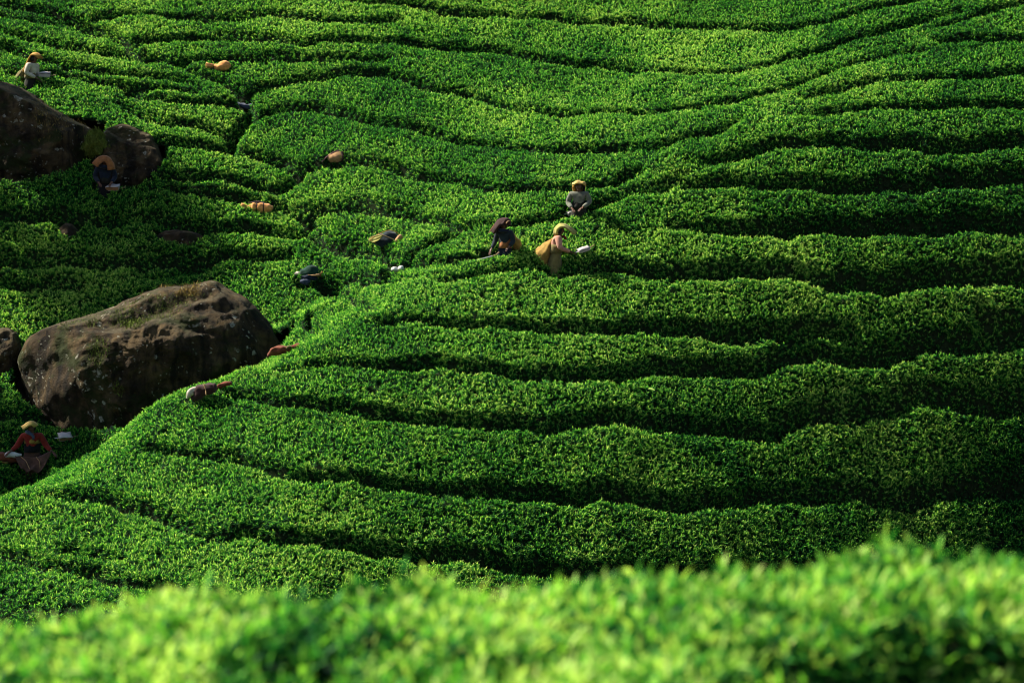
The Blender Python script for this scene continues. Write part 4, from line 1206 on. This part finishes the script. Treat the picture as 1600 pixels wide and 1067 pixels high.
def make_person(px, vtop, label, facing, elbows, hands, blouse, lower, band=None, lean=0.0, height=1.56, sleeves=0.95, head_turn=(0, 0), skirt_w=.20, back=0.0):
    """stands on the soil so that the top of the head is seen at (px, vtop); local frame looks along -Y"""
    x, y, zg = STAND[px]
    root = empty('person', (x, y, zg), R(facing)); root.scale = (1.0, 1.0, 1.0) if px == 'dark' else (1.12, 1.12, 1.0)
    tag(root, label, 'person', 'tea pluckers')
    L = lean
    def up(x_, y_, z_):      # bend forward above the hips
        t = max(0.0, (z_ - .82)); return (x_, y_ - t * math.sin(L), .82 + t * math.cos(L) if z_ > .82 else z_)
    J = {}
    J['pelvis'] = (*up(0, 0, .84), .125, .10)
    J['waist'] = (*up(0, 0, .97), .105, .085)
    J['chest'] = (*up(0, 0, 1.13), .125, .095)
    J['upchest'] = (*up(0, 0, 1.24), .10, .075)
    J['neck'] = (*up(0, -.01, 1.325), .045, .045)
    hx, hy = head_turn
    J['skull'] = (*up(hx * .02, -.03 + hy * .02, 1.40), .062, .066)
    J['crown'] = (*up(hx * .03, -.02 + hy * .03, 1.475), .072, .080)
    J['top'] = (*up(hx * .03, -.02, 1.52), .045, .050)
    J['nose'] = (*up(hx * .05, -.115, 1.415), .014, .014)
    J['chin'] = (*up(hx * .03, -.085, 1.355), .026, .026)
    E = [('pelvis', 'waist'), ('waist', 'chest'), ('chest', 'upchest'), ('upchest', 'neck'), ('neck', 'skull'), ('skull', 'crown'), ('crown', 'top'), ('skull', 'nose'), ('neck', 'chin')]
    for s, nm in ((-1, 'r'), (1, 'l')):
        hip = (s * .085, 0, .80); knee = (s * .09, -.03, .43); ank = (s * .09, .02, .08); toe = (s * .10, -.13, .03)
        J['hip' + nm] = (*hip, .085, .085); J['knee' + nm] = (*knee, .055, .055); J['ank' + nm] = (*ank, .036, .036); J['toe' + nm] = (*toe, .035, .022)
        E += [('pelvis', 'hip' + nm), ('hip' + nm, 'knee' + nm), ('knee' + nm, 'ank' + nm), ('ank' + nm, 'toe' + nm)]
        sh = up(s * .172, 0, 1.25)
        el = elbows[0 if s < 0 else 1]; ha = hands[0 if s < 0 else 1]
        J['sh' + nm] = (*sh, .052, .052); J['el' + nm] = (*el, .038, .038); J['wr' + nm] = (*ha, .025, .020)
        E += [('upchest', 'sh' + nm), ('sh' + nm, 'el' + nm), ('el' + nm, 'wr' + nm)]
        d = (Vector(ha) - Vector(el)).normalized()
        side = d.cross(Vector((0, 0, 1))); side = side.normalized() if side.length > .1 else Vector((1, 0, 0))
        dn = side.cross(d)
        palm = Vector(ha) + d * .055
        J['palm' + nm] = (*palm, .034, .016); E.append(('wr' + nm, 'palm' + nm))
        for q, (o_, ln) in enumerate(((-.026, .062), (-.009, .075), (.009, .070), (.026, .055))):
            a = palm + side * o_ + d * .030; b = a + d * ln * .55 - dn * .012 * s * 0 + Vector((0, 0, -.012)); c = b + d * ln * .35 + Vector((0, 0, -.022))
            J[f'f{q}a' + nm] = (*a, .0085, .0085); J[f'f{q}b' + nm] = (*b, .008, .008); J[f'f{q}c' + nm] = (*c, .0065, .0065)
            E += [('palm' + nm, f'f{q}a' + nm), (f'f{q}a' + nm, f'f{q}b' + nm), (f'f{q}b' + nm, f'f{q}c' + nm)]
        ta = Vector(ha) + d * .025 - side * s * .030; tb = ta + d * .028 - side * s * .022; 
        J['ta' + nm] = (*ta, .010, .010); J['tb' + nm] = (*tb, .008, .008)
        E += [('wr' + nm, 'ta' + nm), ('ta' + nm, 'tb' + nm)]
    skin_mesh('body', J, E, M_SKIN, root, 'pelvis')
    # face details and hair
    for s in (-1, 1):
        ey = Vector(up(hx * .03 + s * .030, -.098, 1.437))
        loft('eye', [((ey.x, ey.y, ey.z - .006), (1, 0, 0), (0, 1, 0), .004, .004), ((ey.x, ey.y, ey.z), (1, 0, 0), (0, 1, 0), .013, .009), ((ey.x, ey.y, ey.z + .006), (1, 0, 0), (0, 1, 0), .004, .004)], M_EYE, root, 8)
    hc = Vector(up(hx * .03, 0, 1.45))
    hr = []
    for k in range(9):
        t = k / 8; z = hc.z - .10 + .19 * t; w = math.sin(math.pi * min(1, .25 + .75 * t)) if t > .35 else .8
        w = math.sqrt(max(.01, 1 - ((t - .45) / .58) ** 2))
        hr.append(((hc.x, hc.y + .022, z), (1, 0, 0), (0, 1, 0), .088 * w, .088 * w))
    loft('hair', hr, M_HAIR, root, 18, .02, 2)
    # blouse over torso and sleeves
    B, BE = {}, []
    for k in ('pelvis', 'waist', 'chest', 'upchest'):
        j = J[k]; B[k] = (j[0], j[1], j[2], j[3] * 1.22 + .008, j[4] * 1.42 + .012)
    B['collar'] = (*lerp(J['upchest'], J['neck'], .62), .062, .058)
    BE = [('pelvis', 'waist'), ('waist', 'chest'), ('chest', 'upchest'), ('upchest', 'collar')]
    for nm in 'rl':
        B['sh' + nm] = (*J['sh' + nm][:3], .084, .084); B['mid' + nm] = (*lerp(J['sh' + nm], J['el' + nm], .55), .075, .075)
        B['el' + nm] = (*J['el' + nm][:3], .066, .066)
        BE += [('upchest', 'sh' + nm), ('sh' + nm, 'mid' + nm), ('mid' + nm, 'el' + nm)]
        if sleeves > .1:
            B['cu' + nm] = (*lerp(J['el' + nm], J['wr' + nm], sleeves), .048, .048); BE.append(('el' + nm, 'cu' + nm))
    skin_mesh('blouse', B, BE, blouse, root, 'pelvis')
    # wrapped skirt with folds from waist to ankle
    wz = J['waist'][2] + .01
    rg = []
    for k in range(12):
        t = k / 11; z = wz * (1 - t) + .10 * t
        w = .138 + (skirt_w - .138) * min(1, t * 1.6) + .03 * t
        yy = J['waist'][1] * (1 - min(1, t * 2))
        rg.append(((0, yy, z), (1, 0, 0), (0, 1, 0), w, w * .82))
    loft('skirt', rg, lower, root, 36, .045, 1, .03, 9)
    if band:
        rg = [((0, J['waist'][1] * (1 - t * .4) , wz + .10 - .22 * t), (1, 0, 0), (0, 1, 0), .150 + .02 * t, .128 + .02 * t) for t in (0, .3, .6, 1)]
        loft('waist_cloth', rg, band, root, 28, .03, 2, .02)
    return root, J, (x, y, zg)

# woman in pink, seen from her left side with a big sack on her back
p5, J, P = make_person('pink', 0, 'woman in pink blouse and olive skirt, yellow-green cloth on head, reaching forward', 90,
    [(-.24, -.12, 1.00), (.24, -.12, .98)], [(-.14, -.36, .90), (.15, -.37, .86)], C_PINK, C_OLIVE, C_OLIVE, R(11), 1.56, .92)
hz = J['crown'][2]; hy0 = J['crown'][1]
drape('head_cloth', [(0, hy0 + .14, hz - .15, .8), (0, hy0 + .13, hz - .02, .95), (0, hy0 + .05, hz + .085, 1), (0, hy0 - .06, hz + .10, 1), (0, hy0 - .16, hz + .05, .9), (0, hy0 - .27, hz - .03, .75), (0, hy0 - .34, hz - .10, .55)], .31, C_LIME, p5, (1, 0, 0), .085, .03, .014, 1)
loft('scarf', spine([(.085, hy0 + .06, hz + .0), (.085, hy0 + .07, hz - .08), (.05, hy0 + .09, hz - .17), (0, hy0 + .12, hz - .2)], [.03, .035, .04, .03], .8), C_MUSTARD, p5, 14, .1, 2, .02)
loft('collar_scarf', spine([(.10, hy0 + .04, hz - .17), (.06, hy0 - .08, hz - .20), (0, hy0 - .10, hz - .25), (-.06, hy0 - .08, hz - .20)], [.02, .028, .03, .02], .8), C_RED, p5, 12, .1, 2, .01)
def back_sack(P, facing, top, bottom, bulge, mat, label, name='harvest_sack', seed=1, k=1.0):
    r = empty(name, (P[0], P[1], P[2]), R(facing))
    tag(r, label, 'sack')
    t = Vector(top); b = Vector(bottom); m = t.lerp(b, .5) + Vector(bulge) * .5; q = t.lerp(b, .82) + Vector(bulge) * .6
    loft('sack_body', spine([t, t.lerp(m, .45), m, q, b], [.05 * k, .11 * k, .17 * k, .19 * k, .09 * k], .80, (0, 1, 0)), mat, r, 30, .06, seed, .05, 8)
    loft('sack_neck', spine([t + Vector((0, -.07, .07)), t + Vector((0, -.03, .03)), t.lerp(m, .12)], [.03, .045, .065], .8), mat, r, 18, .12, seed, .02)
    return r
back_sack(P, 90, (.04, .03, 1.20), (.08, .36, .54), (0, .10, -.02), C_OCHRE, 'big ochre sack hanging down the back of the woman in pink', k=1.45)

# woman in grey facing the camera
p3, J, P = make_person('grey', 0, 'woman in grey-green blouse with yellow headcloth, facing the camera, standing in tea', -8,
    [(-.25, -.04, 1.02), (.25, -.05, 1.03)], [(-.13, -.24, .88), (.10, -.27, .90)], C_GREY, C_DKGREY, C_DKGREY, R(6), 1.56, .9, (-.2, 0))
hz = J['crown'][2]; hy0 = J['crown'][1]
drape('head_cloth', [(0, hy0 + .15, hz - .20, .9), (0, hy0 + .13, hz - .02, 1.0), (0, hy0 + .05, hz + .075, 1.0), (0, hy0 - .06, hz + .085, 1), (0, hy0 - .125, hz + .02, .95)], .32, C_YELLOW, p3, (1, 0, 0), .07, .03, .010, 2)
for s in (-1, 1):
    loft('scarf_side', spine([(s * .105, hy0 + .03, hz + .03), (s * .115, hy0 + .03, hz - .08), (s * .10, hy0 + .05, hz - .19)], [.03, .035, .025], .7), C_MUSTARD if s < 0 else C_BLACK, p3, 12, .1, 2, .02)

# worker with a dark sack over the head
p4, J, P = make_person('dark', 0, 'worker in dark checked clothes with a dark brown sack over the head', -22,
    [(-.24, -.06, 1.04), (.22, -.03, 1.02)], [(-.28, -.22, .84), (.17, -.20, .90)], C_DKTEAL, C_NAVY, C_RUSTSACK, R(10), 1.54, .95)
hz = J['crown'][2]; hy0 = J['crown'][1]
drape('head_sack', [(-.30, hy0 - .08, hz - .17, .55), (-.22, hy0 - .05, hz - .05, .85), (-.11, hy0 - .02, hz + .08, 1), (.03, hy0, hz + .125, 1), (.13, hy0, hz + .105, 1), (.165, hy0 + .01, hz + .03, .95), (.17, hy0 + .02, hz - .05, .85)], .36, C_MAROON, p4, (0, 1, 0), .17, .03, .008, 2)
loft('sack_hem', spine([(-.31, hy0 - .19, hz - .24), (-.22, hy0 - .22, hz - .12), (-.15, hy0 - .215, hz - .03)], [.012, .013, .012]), C_TANSACK, p4, 8)
loft('sack_hem', spine([(.15, hy0 - .20, hz + .0), (.165, hy0 - .13, hz + .05), (.165, hy0 + .0, hz + .06)], [.012, .013, .012]), C_TANSACK, p4, 8)
back_sack(P, -22, (.16, .08, 1.16), (.27, .14, .80), (.02, .04, 0), C_OCHRE, 'ochre sack slung at the side of the worker with dark brown head sack', seed=4, k=.6)
pb = on_top(758, 407, .03)
blr = empty('plucking_shears', pb, R(14)); blr.rotation_euler = (0, R(-14), R(6))
tag(blr, 'long steel blade of plucking shears beside the worker with dark brown head sack', 'shears')
loft('blade', [((-.26, 0, .03), (0, 1, 0), (0, 0, 1), .006, .003), ((-.10, 0, .03), (0, 1, 0), (0, 0, 1), .035, .010), ((.16, 0, .03), (0, 1, 0), (0, 0, 1), .04, .014), ((.2, 0, .03), (0, 1, 0), (0, 0, 1), .02, .010)], C_STEEL, blr, 10)
loft('handle', spine([(.18, 0, .03), (.28, .02, .04), (.38, .04, .08)], [.012, .014, .016]), C_WOOD, blr, 10)

loft('neck_scarf', spine([(-.12, hy0 + .03, hz - .16), (-.05, hy0 - .09, hz - .18), (.05, hy0 - .09, hz - .18), (.12, hy0 + .03, hz - .16)], [.035, .045, .045, .035], .9), C_NAVY, p4, 14, .1, 2, .02)
# woman at upper left, side view, long mustard headcloth
p1, J, P = make_person('mustard', 0, 'woman in cream blouse with long mustard headcloth, side view, upper left corner', 68,
    [(-.22, -.04, 1.02), (.22, -.06, 1.00)], [(-.12, -.28, .86), (.13, -.30, .84)], C_CREAM, C_DKGREY, C_OLIVE, R(12), 1.55, .9)
hz = J['crown'][2]; hy0 = J['crown'][1]
drape('head_cloth', [(0, hy0 + .30, hz - .40, 1.2), (0, hy0 + .22, hz - .20, 1.1), (0, hy0 + .13, hz - .02, 1.0), (0, hy0 + .05, hz + .085, 1), (0, hy0 - .06, hz + .09, 1), (0, hy0 - .15, hz + .03, .8), (0, hy0 - .20, hz - .03, .6)], .31, C_MUSTARD, p1, (1, 0, 0), .075, .03, .012, 1)
back_sack(P, 68, (.02, .14, 1.16), (.04, .42, .70), (.05, .06, 0), C_OLIVE, 'olive sack on the back of the woman in cream blouse, upper left', seed=3)
loft('shawl', spine([(.13, hy0 + .05, hz - .16), (.18, hy0 + .14, hz - .30), (.20, hy0 + .20, hz - .50), (.19, hy0 + .24, hz - .68)], [.03, .07, .09, .08], .6), C_OLIVE, p1, 20, .14, 2, .03)

# worker before the upper boulders
p2, J, P = make_person('navy', 0, 'worker in navy clothes with an orange-brown sack over the head, before the upper boulders', 8,
    [(-.23, -.06, 1.02), (.23, -.06, 1.02)], [(-.14, -.26, .88), (.15, -.27, .88)], C_NAVY, C_BLACK, C_DKGREY, R(12), 1.55, .95)
hz = J['crown'][2]; hy0 = J['crown'][1]
drape('head_sack', [(-.29, hy0 - .08, hz - .09, .55), (-.18, hy0 - .05, hz + .04, .85), (-.06, hy0 - .01, hz + .11, 1), (.06, hy0, hz + .10, 1), (.15, hy0, hz + .02, 1), (.20, hy0 + .01, hz - .10, 1), (.23, hy0 + .01, hz - .24, .95)], .34, C_RUSTSACK, p2, (0, 1, 0), .15, .03, .010, 4)

loft('neck_scarf', spine([(-.12, hy0 + .03, hz - .16), (-.05, hy0 - .09, hz - .18), (.05, hy0 - .09, hz - .18), (.12, hy0 + .03, hz - .16)], [.035, .045, .045, .035], .9), C_NAVY, p2, 14, .1, 2, .02)
# woman in red at lower left, spreading a brown sack
p6, J, P = make_person('red', 0, 'woman in red jacket and yellow cap, arms spread over a brown cloth, lower left', 4,
    [(-.30, -.06, 1.00), (.29, -.06, 1.00)], [(-.42, -.20, .90), (.43, -.20, .88)], C_RED, C_BROWN, C_BLACK, R(6), 1.55, .8)
hz = J['crown'][2]; hy0 = J['crown'][1]; wz = J['waist'][2]
drape('cap', [(-.185, hy0 - .12, hz - .005, .45), (-.13, hy0 - .07, hz + .035, .8), (-.06, hy0 - .02, hz + .085, 1), (.03, hy0, hz + .10, 1), (.09, hy0 + .01, hz + .06, .95), (.12, hy0 + .02, hz + .0, .7)], .30, C_YELLOW, p6, (0, 1, 0), .075, .035, .006, 5)
loft('neck_scarf', spine([(-.10, hy0 - .02, hz - .13), (-.03, hy0 - .10, hz - .16), (.04, hy0 - .12, hz - .22), (.05, hy0 - .12, hz - .30)], [.03, .035, .035, .02], .8), C_BLUEG, p6, 14, .1, 2, .02)
loft('waist_wrap', [((0, J['waist'][1], wz + .21), (1, 0, 0), (0, 1, 0), .150, .128), ((0, J['waist'][1], wz + .16), (1, 0, 0), (0, 1, 0), .162, .140), ((0, J['waist'][1] + .005, wz + .09), (1, 0, 0), (0, 1, 0), .160, .138)], C_OCHRE, p6, 28, .03, 1, .01)
sp = empty('spread_cloth', P, R(4))
tag(sp, 'brown sacking cloth spread out between the hands of the woman in red', 'cloth')
def spread():
    V = []; nu, nv = 22, 16
    a0, a1 = Vector((-.36, -.24, .82)), Vector((.48, -.27, .92))
    b0, b1 = Vector((-.20, -.48, .50)), Vector((.26, -.50, .46))
    for i in range(nu):
        u = i / (nu - 1)
        for j in range(nv):
            q = j / (nv - 1)
            p = a0.lerp(a1, u).lerp(b0.lerp(b1, u), q)
            p.z -= .10 * math.sin(math.pi * u) * (1 - q) + .03 * math.sin(u * 13 + q * 4) * (.3 + q)
            p.y += .03 * math.sin(u * 9 - q * 6)
            V.append(p)
    o = mesh_obj('sacking', V, grid_faces(nu, nv, False), C_BROWN, sp)
    md = o.modifiers.new('t', 'SOLIDIFY'); md.thickness = .012
    for k in (3, 12):
        pts = [V[min(nu - 1, k + t) * nv + t * 2] + Vector((0, -.012, .008)) for t in range(0, 7)]
        loft('seam', spine(pts, [.008] * len(pts)), C_TANSACK, sp, 8)
spread()
pw = on_top(14, 722); s_ = 1 / ppm(pw.y)
wb = empty('cloth_bundle', (pw.x, pw.y, pw.z))
tag(wb, 'maroon bundle with white cloth on top, at the left edge beside the woman in red', 'bundle')
loft('bundle_body', spine([(-26*s_, 0, 4*s_), (-12*s_, 0, 8*s_), (2*s_, 0, 6*s_), (16*s_, 0, 3*s_)], [5*s_, 9*s_, 8*s_, 3*s_], .8), C_RUST, wb, 24, .1, 2, .05)
loft('white_cloth', spine([(-7*s_, -.06, 10*s_), (2*s_, -.09, 13*s_), (12*s_, -.09, 12*s_), (21*s_, -.06, 12*s_)], [2.5*s_, 4.5*s_, 4.5*s_, 3*s_], .8), C_WHITE, wb, 20, .16, 4, .04)
loft('yellow_hem', spine([(-26*s_, -.15, 1*s_), (-12*s_, -.17, 2*s_), (0, -.15, 0)], [1.5*s_]*3, .7), C_OCHRE, wb, 10)

# ------------------------------------------------------------------ small things in the hedges
def twigs():
    p = on_top(1560, 540, -.05, .25)
    rd = random.Random(5); V, F = [], []
    for k in range(40):
        a = Vector((rd.uniform(-.5, .5), rd.uniform(-.15, .2), rd.uniform(-.1, .1)))
        d = Vector((rd.uniform(-1, 1), rd.uniform(-.4, .4), rd.uniform(-.1, .5))).normalized() * rd.uniform(.12, .4)
        i = len(V); n = d.cross(Vector((0, 1, 0))).normalized() * .006
        m = Vector((0, .006, 0))
        mid = a + d * .5 + Vector((rd.gauss(0, .02), 0, rd.gauss(0, .03)))
        for q, r in ((a, 1), (mid, .8), (a + d, .3)): V += [q + n * r, q - n * .5 * r + m * r, q - n * .5 * r - m * r]
        for s in (0, 3):
            for j in range(3): F.append((i + s + j, i + s + (j + 1) % 3, i + s + 3 + (j + 1) % 3, i + s + 3 + j))
    o = mesh_obj('dry_twigs', V, F, M_TWIG); o.location = p
    tag(o, 'pruned dry twigs lying in the dark gap at the right edge', 'twigs', kind='stuff')
twigs()
def pair_leaves():
    p = on_top(1010, 610, .02)
    V, F, T = [], [], []
    leaf_geo(V, F, T, (0, 0, .02), (-1, -.3, .45), (0, -.5, 1), .20, .085, .8, .25)
    leaf_geo(V, F, T, (.02, 0, .02), (1, -.5, .05), (0, -.6, 1), .19, .085, .95, .25)
    leaf_geo(V, F, T, (0, 0, .03), (.3, -.1, .9), (0, -1, .2), .11, .04, .7, .2)
    o = mesh_obj('broad_leaf_seedling', V, F, M_LEAF); o.location = p
    at = o.data.attributes.new('tone', 'FLOAT', 'POINT'); at.data.foreach_set('value', T)
    tag(o, 'seedling with two broad pale green leaves in a sunny hedge right of centre', 'seedling')
pair_leaves()
